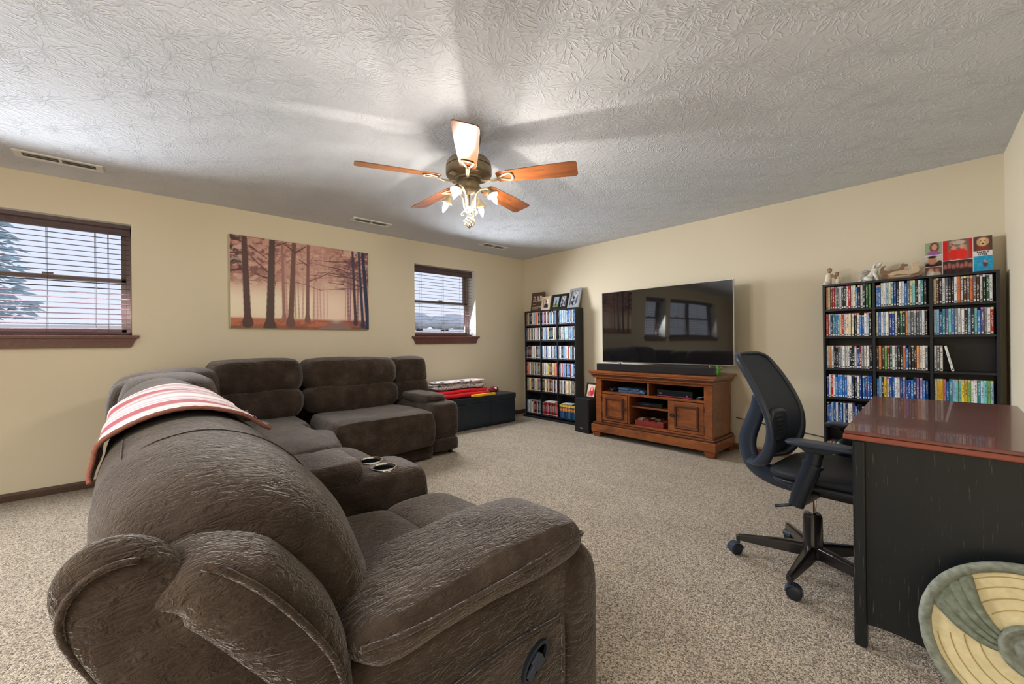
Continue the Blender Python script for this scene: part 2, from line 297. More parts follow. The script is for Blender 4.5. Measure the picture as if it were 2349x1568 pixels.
# ------------------------------------------------------------------ mesh helpers
class MB:
    def __init__(self): self.v = []; self.f = []; self.c = []; self.mi = []
    def add(self, vs, fs, mi=0):
        o = len(self.v); self.v += [tuple(p) for p in vs]
        for f in fs: self.f.append(tuple(i + o for i in f)); self.mi.append(mi)
        return self
    def box(self, x0, x1, y0, y1, z0, z1, mi=0):
        if x0 > x1: x0, x1 = x1, x0
        if y0 > y1: y0, y1 = y1, y0
        vs = [(x, y, z) for z in (z0, z1) for y in (y0, y1) for x in (x0, x1)]
        return self.add(vs, [(0, 2, 3, 1), (4, 5, 7, 6), (0, 1, 5, 4), (2, 6, 7, 3), (0, 4, 6, 2), (1, 3, 7, 5)], mi)
    def frustum(self, c0, s0, c1, s1, mi=0):
        """box whose bottom (centre c0, half sizes s0) and top (c1, s1) differ"""
        vs = [(c0[0] + a * s0[0], c0[1] + b * s0[1], c0[2]) for b in (-1, 1) for a in (-1, 1)] + \
             [(c1[0] + a * s1[0], c1[1] + b * s1[1], c1[2]) for b in (-1, 1) for a in (-1, 1)]
        return self.add(vs, [(0, 2, 3, 1), (4, 5, 7, 6), (0, 1, 5, 4), (2, 6, 7, 3), (0, 4, 6, 2), (1, 3, 7, 5)], mi)
    def tube(self, pts, rad, n=8, closed=False, cap=True, flat=1.0, up=None):
        """tube along pts; rad a number or a list; flat squashes the section along the second axis"""
        pts = [Vector(p) for p in pts]; m = len(pts)
        rs = rad if isinstance(rad, (list, tuple)) else [rad] * m
        rings = []; ref = Vector(up) if up else None
        for i, p in enumerate(pts):
            a = pts[i - 1] if (i > 0 or closed) else p; b = pts[(i + 1) % m] if (i < m - 1 or closed) else p
            t = (b - a).normalized()
            if ref is None:
                ref = Vector((0, 0, 1)) if abs(t.z) < 0.9 else Vector((1, 0, 0))
            s = t.cross(ref)
            if s.length < 1e-5: s = t.cross(Vector((0.31, 0.77, 0.2)))
            s.normalize(); w = s.cross(t).normalized()
            if not up: ref = w
            r = rs[i]; ra, rb = r if isinstance(r, tuple) else (r, r * flat)
            rings.append([p + s * ra * math.cos(2 * PI * k / n) + w * rb * math.sin(2 * PI * k / n) for k in range(n)])
        vs = [q for r in rings for q in r]; fs = []
        for i in range(m if closed else m - 1):
            j = (i + 1) % m
            for k in range(n):
                l = (k + 1) % n; fs.append((i * n + k, i * n + l, j * n + l, j * n + k))
        if cap and not closed:
            fs.append(tuple(range(n))[::-1]); fs.append(tuple((m - 1) * n + k for k in range(n)))
        return self.add(vs, fs)
    def lathe(self, prof, n=20, c=(0, 0, 0), axis='Z', cap=True, rot=None):
        vs = []; fs = []; m = len(prof)
        for r, z in prof:
            for k in range(n):
                a = 2 * PI * k / n; p = (r * math.cos(a), r * math.sin(a), z)
                if axis == 'Y': p = (p[0], -p[2], p[1])
                if axis == 'X': p = (p[2], p[0], p[1])
                v = Vector(p)
                if rot is not None: v = rot @ v
                vs.append(v + Vector(c))
        for i in range(m - 1):
            for k in range(n):
                l = (k + 1) % n; fs.append((i * n + k, i * n + l, (i + 1) * n + l, (i + 1) * n + k))
        if cap: fs.append(tuple(range(n))[::-1]); fs.append(tuple((m - 1) * n + k for k in range(n)))
        return self.add(vs, fs)
    def sbox(self, c, h, k=5.0, n=10, fn=None, rot=0.0, tilt=0.0):
        """puffy box: superellipsoid, centre c, half sizes h, exponent k; fn(x,y,z) deforms unit coordinates"""
        vs = {}; fs = []; out = []
        ks = k if isinstance(k, tuple) else (k, k, k)
        cr, sr = math.cos(rot), math.sin(rot); ct, st = math.cos(tilt), math.sin(tilt)
        def put(q):
            key = tuple(round(t, 5) for t in q)
            if key in vs: return vs[key]
            x, y, z = q
            r = (abs(x) ** ks[0] + abs(y) ** ks[1] + abs(z) ** ks[2]) ** (-1 / max(ks))
            x, y, z = x * r, y * r, z * r
            if fn: x, y, z = fn(x, y, z)
            X, Y, Z = x * h[0], y * h[1], z * h[2]
            Y, Z = Y * ct - Z * st, Y * st + Z * ct
            X, Y = X * cr - Y * sr, X * sr + Y * cr
            vs[key] = len(out); out.append((c[0] + X, c[1] + Y, c[2] + Z)); return vs[key]
        def g(i): 
            t = -1 + 2 * i / n
            return math.sin(t * PI / 2) * 0.35 + t * 0.65
        for ax in range(3):
            for sgn in (-1, 1):
                for i in range(n):
                    for j in range(n):
                        q = []
                        for a, b in ((i, j), (i + 1, j), (i + 1, j + 1), (i, j + 1)):
                            p = [0, 0, 0]; p[ax] = sgn; p[(ax + 1) % 3] = g(a); p[(ax + 2) % 3] = g(b); q.append(put(p))
                        fs.append(tuple(q) if sgn > 0 else tuple(q[::-1]))
        return self.add(out, fs)
    def grid(self, fn, nu, nv, flip=False):
        vs = [fn(i / nu, j / nv) for j in range(nv + 1) for i in range(nu + 1)]; fs = []
        for j in range(nv):
            for i in range(nu):
                a = j * (nu + 1) + i; q = (a, a + 1, a + nu + 2, a + nu + 1); fs.append(q[::-1] if flip else q)
        return self.add(vs, fs)
    def prism(self, poly, z0, z1, plane='XY'):
        def P(a, b, c): return {'XY': (a, b, c), 'XZ': (a, c, b), 'YZ': (c, a, b)}[plane]
        n = len(poly); vs = [P(a, b, z0) for a, b in poly] + [P(a, b, z1) for a, b in poly]
        fs = [tuple(range(n))[::-1], tuple(range(n, 2 * n))] + [(i, (i + 1) % n, n + (i + 1) % n, n + i) for i in range(n)]
        return self.add(vs, fs)
    def xform(self, mat, start=0):
        for i in range(start, len(self.v)): self.v[i] = tuple(mat @ Vector(self.v[i]))
        return self
    def rough(self, amp, scale, seed=0.0, start=0):
        for i in range(start, len(self.v)):
            p = Vector(self.v[i]); q = p * scale + Vector((seed, seed * 1.7, -seed))
            self.v[i] = tuple(p + Vector((noise.noise(q), noise.noise(q + Vector((31, 7, 3))), noise.noise(q + Vector((5, 77, 9))))) * amp)
        return self
    def build(self, name, mat, parent=None, smooth=None, bevel=0.0, seg=2, loc=None, colors=None, recalc=True):
        me = bpy.data.meshes.new(name); me.from_pydata(self.v, [], self.f)
        mats = mat if isinstance(mat, (list, tuple)) else [mat]
        for m in mats: me.materials.append(m)
        if len(mats) > 1: me.polygons.foreach_set('material_index', self.mi)
        if recalc:
            bm = bmesh.new(); bm.from_mesh(me); bmesh.ops.recalc_face_normals(bm, faces=bm.faces); bm.to_mesh(me); bm.free()
        if colors is not None:
            a = me.color_attributes.new('print', 'FLOAT_COLOR', 'POINT')
            a.data.foreach_set('color', np.asarray(colors, dtype=np.float32).ravel())
        if smooth is not None:
            me.polygons.foreach_set('use_smooth', [True] * len(me.polygons))
            if smooth < 179: me.set_sharp_from_angle(angle=R(smooth))
        me.update()
        o = bpy.data.objects.new(name, me); COL.objects.link(o)
        if parent is not None: o.parent = parent
        if loc is not None: o.location = loc
        if bevel:
            b = o.modifiers.new('bevel', 'BEVEL'); b.width = bevel; b.segments = seg; b.limit_method = 'ANGLE'; b.angle_limit = R(40)
        return o

def tag(o, label=None, cat=None, group=None, kind=None):
    if label: o['label'] = label
    if cat: o['category'] = cat
    if group: o['group'] = group
    if kind: o['kind'] = kind
    return o
def thing(name, label, cat, loc=(0, 0, 0), rz=0.0, group=None, kind=None):
    o = bpy.data.objects.new(name, None); o.empty_display_size = 0.05; COL.objects.link(o)
    o.location = loc; o.rotation_euler = (0, 0, rz)
    return tag(o, label, cat, group, kind)
def B(x0, x1, y0, y1, z0, z1): return MB().box(x0, x1, y0, y1, z0, z1)
def catmull(P, n, closed=False):
    P = [np.array(p, float) for p in P]; m = len(P); out = []
    segs = m if closed else m - 1
    for i in range(segs):
        p1, p2 = P[i], P[(i + 1) % m]
        p0 = P[i - 1] if (closed or i > 0) else p1; p3 = P[(i + 2) % m] if (closed or i + 2 < m) else p2
        for k in range(n):
            t = k / n
            out.append(0.5 * (2 * p1 + (p2 - p0) * t + (2 * p0 - 5 * p1 + 4 * p2 - p3) * t * t + (3 * p1 - p0 - 3 * p2 + p3) * t ** 3))
    if not closed: out.append(P[-1])
    return [tuple(p) for p in out]
def set_print(o, cols): pass

# ------------------------------------------------------------------ room shell
CH = 2.44; YB = -9.6; XR = 6.4
def shell_wall_left():
    wins = WINS
    ys = sorted({YB, 0.0} | {a for w in wins for a in w[:2]}); zs = [0.0, 1.215, 2.15, CH]
    m = MB()
    hole = lambda y, z: any(a <= y <= b for a, b in [(w[0], w[1]) for w in wins]) and 1.215 < z < 2.15
    for x, fl in ((0.0, 0), (-0.24, 1)):
        for i in range(len(ys) - 1):
            for j in range(3):
                if hole((ys[i] + ys[i + 1]) / 2, (zs[j] + zs[j + 1]) / 2): continue
                q = [(x, ys[i], zs[j]), (x, ys[i + 1], zs[j]), (x, ys[i + 1], zs[j + 1]), (x, ys[i], zs[j + 1])]
                m.add(q if not fl else q[::-1], [(0, 1, 2, 3)])
    for w in wins:
        a, b = w[:2]
        for q in ([(0, a, 1.215), (-.24, a, 1.215), (-.24, a, 2.15), (0, a, 2.15)], [(0, b, 1.215), (0, b, 2.15), (-.24, b, 2.15), (-.24, b, 1.215)],
                  [(0, a, 2.15), (-.24, a, 2.15), (-.24, b, 2.15), (0, b, 2.15)], [(0, a, 1.215), (0, b, 1.215), (-.24, b, 1.215), (-.24, a, 1.215)]):
            m.add(q, [(0, 1, 2, 3)], 1)
    o = m.build('wall_left', [M['wall'], M['reveal']], recalc=False); tag(o, kind='structure')
WINS = [(-1.945, -0.970), (-5.57, -4.597), (-8.70, -5.80)]
shell_wall_left()
def st(name, mb, mat, **k): return tag(mb.build(name, mat, **k), kind='structure')
st('wall_back', B(-0.17, 4.95, 0.0, 0.15, 0, CH), M['wall'])
st('wall_right', MB().prism([(4.925, 0.0), (5.05, -2.62), (5.2, -2.62), (5.2, 0.15), (4.925, 0.15)], 0, CH), M['wall'])
st('wall_right_return', B(5.2, XR, -2.62, -2.47, 0, CH), M['wall'])
st('wall_right_far', B(XR, XR + .15, YB, -2.47, 0, CH), M['wall'])
st('wall_rear', B(-.17, XR + .15, YB - .15, YB, 0, CH), M['wall'])
st('floor', B(-.24, XR + .15, YB - .15, .15, -0.1, 0), M['carpet'])
st('ceiling', B(-.24, XR + .15, YB - .15, .15, CH, CH + .12), M['ceiling'])
def base_prof(t=0.012, h=0.062): return [(0, 0), (t, 0), (t, h * .72), (t * .55, h * .9), (t * .35, h), (0, h)]
def baseboard(name, mb_fn, mat): return st(name, mb_fn, mat)
pr = base_prof()
m = MB(); m.add([(x, YB, z) for x, z in pr] + [(x, -0.001, z) for x, z in pr], [tuple(range(6)), tuple(range(6, 12))[::-1]] + [(i, (i + 1) % 6, 6 + (i + 1) % 6, 6 + i) for i in range(6)])
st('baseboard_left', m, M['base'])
m = MB(); m.add([(0.013, -x, z) for x, z in pr] + [(4.91, -x, z) for x, z in pr], [tuple(range(6)), tuple(range(6, 12))[::-1]] + [(i, (i + 1) % 6, 6 + (i + 1) % 6, 6 + i) for i in range(6)])
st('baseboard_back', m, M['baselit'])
m = MB(); d = Vector((0.125, -2.62, 0)).normalized(); nn = Vector((-2.62, -0.125, 0)).normalized()
m.add([Vector((4.925, -.02, z)) + nn * x for x, z in pr] + [Vector((5.049, -2.6, z)) + nn * x for x, z in pr], [tuple(range(6)), tuple(range(6, 12))[::-1]] + [(i, (i + 1) % 6, 6 + (i + 1) % 6, 6 + i) for i in range(6)])
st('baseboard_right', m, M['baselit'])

# ------------------------------------------------------------------ windows and blinds
def window(idx, y0, y1, label, mull=False):
    w = thing('window_%d' % idx, label, None, (0, 0, 0), kind='structure')
    z0, z1 = 1.215, 2.15; zm = 1.672
    f = MB()
    for a, b, c, d_ in ((y0, y0 + .035, z0, z1), (y1 - .035, y1, z0, z1), (y0, y1, z1 - .03, z1), (y0, y1, z0, z0 + .03)): f.box(-.235, -.165, a, b, c, d_)
    if mull: f.box(-.235, -.165, (y0 + y1) / 2 - .03, (y0 + y1) / 2 + .03, z0, z1)
    f.build('window_frame', M['vinyl'], w, bevel=.003)
    spans = [(y0 + .035, y1 - .035)] if not mull else [(y0 + .035, (y0 + y1) / 2 - .03), ((y0 + y1) / 2 + .03, y1 - .035)]
    for a, b in spans:
        for nm, zz0, zz1, xx in (('upper_sash', zm, z1 - .03, -.22), ('lower_sash', z0 + .03, zm + .034, -.185)):
            s = MB()
            for p in ((a, a + .032, zz0, zz1), (b - .032, b, zz0, zz1), (a, b, zz0, zz0 + .034), (a, b, zz1 - .034, zz1)): s.box(xx - .012, xx + .016, *p)
            so = s.build(nm, M['vinyl'], w, bevel=.003)
            B(xx - .004, xx, a + .03, b - .03, zz0 + .032, zz1 - .032).build('glass_pane', M['glass'], so)
        B(-.17, -.150, (a + b) / 2 - .03, (a + b) / 2 + .03, zm + .034, zm + .048).build('sash_lock', M['vinyl'], w)
    B(-.235, .042, y0 - .045, y1 + .045, z0 - .024, z0 + .002).build('sill', M['sill'], w, bevel=.005)
    ap = MB(); zt, zb = z0 - .024, z0 - .098
    for k, (x, za, zb_) in enumerate(((.022, zt, zt - .022), (.016, zt - .022, zt - .05), (.022, zt - .05, zb))):
        e0 = .03 - k * .012; ap.add([(0.001, y0 - e0, za), (x, y0 - e0, za), (x, y1 + e0, za), (0.001, y1 + e0, za),
            (0.001, y0 - e0 + .012, zb_), (x, y0 - e0 + .012, zb_), (x, y1 + e0 - .012, zb_), (0.001, y1 + e0 - .012, zb_)],
            [(0, 1, 2, 3), (7, 6, 5, 4), (0, 4, 5, 1), (1, 5, 6, 2), (2, 6, 7, 3), (3, 7, 4, 0)])
    ap.build('apron', M['sill'], w)
    return w
window(1, *WINS[1], 'wide brown framed window on the left edge beyond the sofa')
window(2, *WINS[0], 'narrow brown framed window between the forest canvas and the room corner')
window(3, *WINS[2], 'double window farther along the left wall', True)
SLAT = None
def blind(y0, y1, label, tilt=8):
    global SLAT
    w = thing('window_blind', label, 'blind', (-.105, (y0 + y1) / 2, 1.217)); hw = (y1 - y0) / 2 - .012
    v = MB(); v.prism([(.006, .93), (.036, .93), (.030, .905), (.036, .89), (.036, .865), (.028, .845), (.006, .845)], -hw - .004, hw + .004, 'XZ')
    v.v = [(a, b, c) for (a, b, c) in v.v]
    v.build('valance', M['blind'], w)
    B(-.02, .01, -hw, hw, .885, .925).build('head_rail', M['blind'], w, bevel=.002)
    sl = None; n = 19; zz0, zz1 = .045, .845
    for i in range(n):
        z = zz0 + (zz1 - zz0) * (i + .2) / n
        if sl is None:
            mm = MB(); mm.add([(x, y, .0022 - (x / .025) ** 2 * .0022 + d) for d in (0, .0028) for y in (-hw, hw) for x in (-.025, 0, .025)],
                [(0, 1, 4, 3), (1, 2, 5, 4), (9, 10, 7, 6), (10, 11, 8, 7), (0, 3, 9, 6), (8, 11, 5, 2), (0, 6, 7, 1), (1, 7, 8, 2), (3, 4, 10, 9), (4, 5, 11, 10)])
            sl = mm.build('slat', M['blind'], w); o = sl
        else:
            o = sl.copy(); COL.objects.link(o); o.parent = w
        o.location = (0, 0, z); o.rotation_euler = (0, R(tilt + random.uniform(-1, 1)), 0)
    B(-.026, .026, -hw, hw, .006, .026).build('bottom_rail', M['blind'], w, bevel=.004)
    for t in (-.72, .0, .72) if hw < .6 else (-.8, -.3, .3, .8):
        c = MB()
        for dx in (-.026, .026): c.tube([(dx, t * hw, .02), (dx, t * hw, .9)], .0011, 5)
        c.tube([(0, t * hw + .006, .02), (0, t * hw + .006, .9)], .0009, 5)
        c.build('ladder_cord', M['cord'], w)
    c = MB(); c.tube([(.03, hw * .56, .87), (.031, hw * .56, .10), (.03, hw * .56 + .012, .05), (.03, hw * .56 - .004, .02), (.03, hw * .56 - .012, .05)], .0014, 6)
    c.tube([(.03, hw * .56 + .008, .87), (.031, hw * .56 + .006, .10)], .0014, 6)
    c.build('pull_cord', M['cord'], w)
    return w
blind(*WINS[1], 'dark wood slatted blind, open, in the wide window above the sofa back', 13)
blind(*WINS[0], 'dark wood slatted blind, open, in the narrow window above the bench')
blind(WINS[2][0], WINS[2][1], 'dark wood slatted blind in the double window behind the camera', 13)

# ------------------------------------------------------------------ outdoors
def lawn_z(x): return 1.02 + 0.045 * max(0, -x - 1.5) ** 0.98
m = MB(); m.grid(lambda a, b: (-.25 - 60 * a ** 2, -40 + 90 * b, lawn_z(-.25 - 60 * a ** 2)), 24, 24)
st('lawn', m, M['lawn'], smooth=180)
def conifer(x, y, h, r, label):
    t = thing('conifer', label, 'tree', (x, y, lawn_z(x)))
    MB().lathe([(r * .08, 0), (r * .06, h * .5), (.01, h * .97)], 8).build('trunk', M['bark'], t)
    rnd = random.Random(3); b = MB()
    for k in range(3600):
        z = h * (.05 + .95 * rnd.random() ** 1.2); rr = r * (1 - z / h) ** .85 * (0.7 + .35 * rnd.random()); a = rnd.random() * 2 * PI
        p = Vector((rr * math.cos(a), rr * math.sin(a), z)); L = .16 + .14 * rnd.random()
        d = Vector((math.cos(a), math.sin(a), .15 - rnd.random() * .5)).normalized(); s = Vector((-math.sin(a), math.cos(a), 0)) * .05
        b.add([p - d * L * .4 - s, p - d * L * .4 + s, p + d * L * .6, p + Vector((0, 0, .06))], [(0, 1, 3), (1, 2, 3), (2, 0, 3), (0, 2, 1)])
    b.lathe([(r * .72, h * .05), (r * .6, h * .3), (r * .3, h * .7), (.02, h)], 14)
    b.build('foliage', M['needle'], t, recalc=False)
conifer(-8.0, -7.95, 8.5, 1.95, 'tall blue-green conifer standing outside the wide window')
def farth(x, y, h, label):
    t = thing('shade_tree', label, 'tree', (x, y, lawn_z(x)), group='trees beyond the lawn')
    MB().lathe([(.28, 0), (.2, h * .4)], 8).build('trunk', M['bark'], t)
    b = MB()
    rnd = random.Random(int(x * 10 + y))
    for k in range(7):
        s0 = len(b.v); rr = h * (.34 + .16 * rnd.random())
        b.sbox((rnd.uniform(-.45, .45) * h, rnd.uniform(-.45, .45) * h, h * (.40 + .25 * rnd.random())), (rr * 1.2, rr * 1.2, rr * .75), 2, 6); b.rough(.22 * rr, 1.6, k, s0)
    b.build('crown', M['farleaf'], t, smooth=180)
for k, (x, y, h) in enumerate(((-40, 17.5, 1.9), (-52, 23.5, 2.9), (-41, 21.4, 1.8), (-53, 28.7, 2.9), (-42, 25.6, 1.9), (-54, 34.2, 2.9), (-43, 30.2, 2.0), (-55, 40, 3.0))):
    farth(x, y, h, '%s tree on the skyline through the narrow window, %s from the canvas side' % ('low hazy' if k % 2 == 0 else 'taller hazy', ('first', 'second', 'third', 'fourth')[k // 2]))

# ------------------------------------------------------------------ sectional sofa
FB = M['fabric']
sofa = thing('sectional_sofa', 'large brown plush reclining sectional sofa, L-shaped along the window wall', 'sofa', (1.9, -4.1, 0))
sofa_inv = Matrix.Translation((-1.9, 4.1, 0))
def sp(mb, name, parent=sofa, mat=FB, smooth=180, bevel=0.0, shift=True):
    if shift: mb.xform(sofa_inv)
    return mb.build(name, mat, parent, smooth=smooth, bevel=bevel)
def piping(pts, r=.005, parent=sofa, n=10, closed=False):
    return sp(MB().tube(catmull(pts, n, closed), r, 6, closed=closed), 'piping', parent)

def loft_x(prof, xs, scales, cen, name, n=6, rough=(0, 1, 0), parent=sofa, shear=None):
    """closed profile (y, z) swept along x; each station scales the profile about cen"""
    P = catmull(prof, n, True); k = len(P); vs = []; fs = []
    for x, s in zip(xs, scales):
        sy, sz = s if isinstance(s, tuple) else (s, s)
        for y, z in P: vs.append((x, cen[0] + (y - cen[0]) * sy, cen[1] + (z - cen[1]) * sz))
    for i in range(len(xs) - 1):
        for j in range(k):
            l = (j + 1) % k; fs.append((i * k + j, i * k + l, (i + 1) * k + l, (i + 1) * k + j))
    fs.append(tuple(range(k))[::-1]); fs.append(tuple((len(xs) - 1) * k + j for j in range(k)))
    m = MB().add(vs, fs)
    if rough[0]: m.rough(rough[0], rough[1], rough[2])
    return sp(m, name, parent)
def round_end(x0, x1, r0, r1, n=9, p=2.2, mid=14):
    """stations and scales: rounded over r0 at x0 and r1 at x1"""
    xs = []; sc = []
    for i in range(n):
        a = i / n; xs.append(x0 + r0 * (1 - math.cos(a * PI / 2))); sc.append(max(.02, (1 - (1 - a) ** p * 1.0) ** (1 / p)) if r0 else 1)
    for i in range(mid + 1): xs.append(x0 + r0 + (x1 - r1 - x0 - r0) * i / mid); sc.append(1)
    for i in range(1, n + 1):
        a = i / n; xs.append(x1 - r1 + r1 * math.sin(a * PI / 2)); sc.append(max(.02, (1 - a ** p) ** (1 / p)) if r1 else 1)
    return xs, sc

# --- near leg, backs face the camera; back pillow profile in (y, z)
HEAD = [(-4.595, .66), (-4.635, .74), (-4.640, .80), (-4.608, .872), (-4.53, .918), (-4.44, .928), (-4.345, .897), (-4.265, .835),
        (-4.205, .75), (-4.162, .645), (-4.135, .55), (-4.15, .46), (-4.30, .45), (-4.50, .52)]
# stretch of the pillow that bulges down towards its near end
xs = [2.99, 3.0, 3.03, 3.08, 3.15, 3.25, 3.35, 3.45, 3.55, 3.64, 3.72, 3.78, 3.826, 3.860, 3.884, 3.898, 3.904]
sc = [.90, .94, .97, .99, 1, 1, 1, 1, .992, .972, .94, .895, .83, .745, .64, .48, .25]
hp = loft_x(HEAD, xs, sc, (-4.40, .70), 'head_pillow', 7, (.006, 7, 1))
piping([(3.50, -4.606, .873), (3.50, -4.53, .9185), (3.50, -4.44, .929), (3.50, -4.345, .898), (3.50, -4.265, .836), (3.50, -4.205, .751)], .0016, hp)
piping([(3.10, -4.592, .8875), (3.3, -4.593, .8885), (3.5, -4.591, .8865), (3.63, -4.583, .877), (3.72, -4.566, .852)], .0015, hp)
# back shells of the near leg
SHELL = [(-4.46, .035), (-4.485, .20), (-4.525, .45), (-4.580, .65), (-4.632, .765), (-4.648, .815), (-4.640, .850), (-4.615, .874), (-4.582, .878),
         (-4.552, .866), (-4.526, .840), (-4.508, .804), (-4.476, .755), (-4.424, .680), (-4.355, .57), (-4.30, .43), (-4.25, .25), (-4.24, .035)]
x2, s2 = round_end(3.735, 3.992, .03, .055, 7, 2.4, 6)
s2 = [(s_, s_ * (.86 + .14 * float(min(1, max(0, (x_ - 3.86) / .075))))) for x_, s_ in zip(x2, s2)]
sh = loft_x(SHELL, x2, s2, (-4.44, .46), 'back_side_panel', 3, (.004, 6, 3))
_sp = catmull(SHELL, 3, True)[1:26]
sp(MB().tube([(3.976, -4.44 + (y + 4.44) * .935, .46 + (z - .46) * .935) for y, z in _sp], .0048, 6), 'piping', sh)
x3, s3 = round_end(2.0, 3.75, .03, .02, 4, 2.4, 6)
loft_x([(y - .0 if z < .7 else y + .02, min(z, .78)) for y, z in SHELL], x3, s3, (-4.44, .46), 'back_panel', 3)
# wing pillow between the back and the arm
wing = [(-4.575, .790), (-4.540, .800), (-4.500, .797), (-4.442, .757), (-4.390, .692), (-4.355, .630), (-4.330, .560), (-4.318, .49), (-4.312, .42), (-4.310, .36)]
wp = catmull(wing, 4); nw = len(wp); vs = []; fs = []; K = 22
for i, (y, z) in enumerate(wp):
    a = wp[max(0, i - 1)]; b = wp[min(nw - 1, i + 1)]; t = Vector((b[0] - a[0], b[1] - a[1])).normalized(); nx, nz = -t.y, t.x
    f = i / (nw - 1); e = max(.12, (1 - abs(2 * f - 1) ** 5)) ** .5
    e *= .22 + .78 * float(min(1, f / .32)) ** .8
    th = .060 * e * (.75 + .5 * math.sin(PI * min(1, f * 1.2))); hw = .138 * (.66 + .34 * min(1, f / .24) ** .7)
    for k in range(K):
        q = 2 * PI * k / K; cx = math.copysign(abs(math.cos(q)) ** .55, math.cos(q)); cz = math.copysign(abs(math.sin(q)) ** .8, math.sin(q))
        vs.append((3.872 + hw * cx, y + nx * th * cz - nx * .014, z + nz * th * cz - nz * .014))
for i in range(nw - 1):
    for k in range(K): l = (k + 1) % K; fs.append((i * K + k, i * K + l, (i + 1) * K + l, (i + 1) * K + k))
fs += [tuple(range(K))[::-1], tuple((nw - 1) * K + k for k in range(K))]
wg = sp(MB().add(vs, fs).rough(.003, 9, 5), 'wing_pillow')
piping([(4.0, -4.500, .826), (4.006, -4.478, .815), (4.007, -4.432, .769), (4.007, -4.387, .710), (4.007, -4.352, .655), (4.007, -4.325, .60), (4.006, -4.312, .54), (4.005, -4.308, .46)], .006, wg)
# console back and second recliner back (mostly under the throw)
for a, b, tz in ((2.34, 2.985, 1.0), (1.68, 2.33, 1.06)):
    x4, s4 = round_end(a, b, .04, .04, 5, 2.6, 6)
    loft_x(HEAD, x4, [(s * .99, s * tz) for s in s4], (-4.40, .60), 'head_pillow', 5, (.006, 5, a))
# seats and footrests of the near leg
def seat(x0, x1, seedv):
    m = MB(); m.sbox(((x0 + x1) / 2, -4.02, .375), ((x1 - x0) / 2 + .004, .215, .117), (5, 5, 3.2), 12); m.rough(.008, 6, seedv); sp(m, 'seat_cushion')
    m = MB(); m.sbox(((x0 + x1) / 2, -3.705, .335), ((x1 - x0) / 2 + .002, .150, .160), (6, 3.0, 3.4), 12); m.rough(.006, 6, seedv + 2); ft = sp(m, 'footrest_cushion')
    m = MB(); m.sbox(((x0 + x1) / 2, -3.62, .15), ((x1 - x0) / 2 - .004, .028, .125), (8, 4, 8), 10); sp(m, 'footrest_panel')
seat(3.105, 3.742, 4); seat(2.02, 2.795, 9)
sp(B(2.0, 3.76, -4.25, -3.66, .04, .27), 'seat_base', smooth=None, bevel=.02)
# arm: side panel, front post, pad
m = MB(); m.sbox((3.868, -3.99, .30), (.118, .36, .265), (9, 12, 7), 10); m.rough(.003, 6, 8); arm = sp(m, 'arm')
m = MB(); m.sbox((3.872, -3.665, .285), (.135, .075, .278), (5, 3.2, 5), 12); m.rough(.004, 7, 2); sp(m, 'arm_post', arm, shift=True)
def padf(x, y, z):
    zz = z * (1.0 + .12 * math.sin(y * 3 + .6)) + .10 * math.sin(y * 2.6 + .5) - (0.35 * max(0, y - .72) ** 1.2) * 2
    return x * (1.0 - .05 * math.cos(y * 2.5)), y, zz
m = MB(); m.sbox((3.872, -3.975, .598), (.148, .335, .054), (3.4, 5, 2.4), 18, padf); m.rough(.007, 8, 6); pad = sp(m, 'arm_pad', arm)
piping([(4.004, -4.285, .604), (4.018, -4.20, .602), (4.018, -4.05, .600), (4.017, -3.9, .604), (4.014, -3.76, .610), (4.0, -3.675, .604), (3.96, -3.645, .588)], .0055, pad)
# recessed side panel with the lever plate
m = MB(); m.prism([(-4.27, .06), (-3.75, .06), (-3.75, .405), (-3.79, .415), (-4.0, .425), (-4.27, .40)], 3.978, 3.992, 'YZ'); sp(m, 'arm_side_panel', arm, smooth=None, bevel=.006)
piping([(3.992, -4.27, .402), (3.994, -4.0, .427), (3.994, -3.79, .417), (3.994, -3.752, .395), (3.994, -3.752, .20), (3.994, -3.752, .06)], .005, arm)
lv = MB(); rot = Matrix.Rotation(R(-35), 4, 'X')
el = [(.052 * math.cos(a), .030 * math.sin(a)) for a in [2 * PI * k / 20 for k in range(20)]]
el2 = [(.043 * math.cos(a), .022 * math.sin(a)) for a in [2 * PI * k / 20 for k in range(20)]]
vs = [(0, a, b) for a, b in el] + [(.010, a, b) for a, b in el] + [(.010, a, b) for a, b in el2] + [(.001, a, b) for a, b in el2]
fs = [(i + 20 * r, (i + 1) % 20 + 20 * r, (i + 1) % 20 + 20 * r + 20, i + 20 * r + 20) for r in range(3) for i in range(20)] + [tuple(60 + i for i in range(20))]
lv.add(vs, fs); lv.xform(Matrix.Translation((3.991, -3.855, .352)) @ Matrix.Rotation(R(38), 4, 'X'))
lp = sp(lv, 'lever_plate', arm, M['bplastic'], 30); tag(lp, 'black plastic recliner lever plate')
m = MB(); m.prism([(-.040, -.012), (-.012, -.012), (-.012, -.019), (.018, -.018), (.022, 0), (.018, .016), (-.012, .017), (-.012, .008), (-.040, .008)], .004, .014, 'YZ')
m.xform(Matrix.Translation((3.991, -3.855, .352)) @ Matrix.Rotation(R(38), 4, 'X')); sp(m, 'lever', arm, M['gplastic'], None, .002)
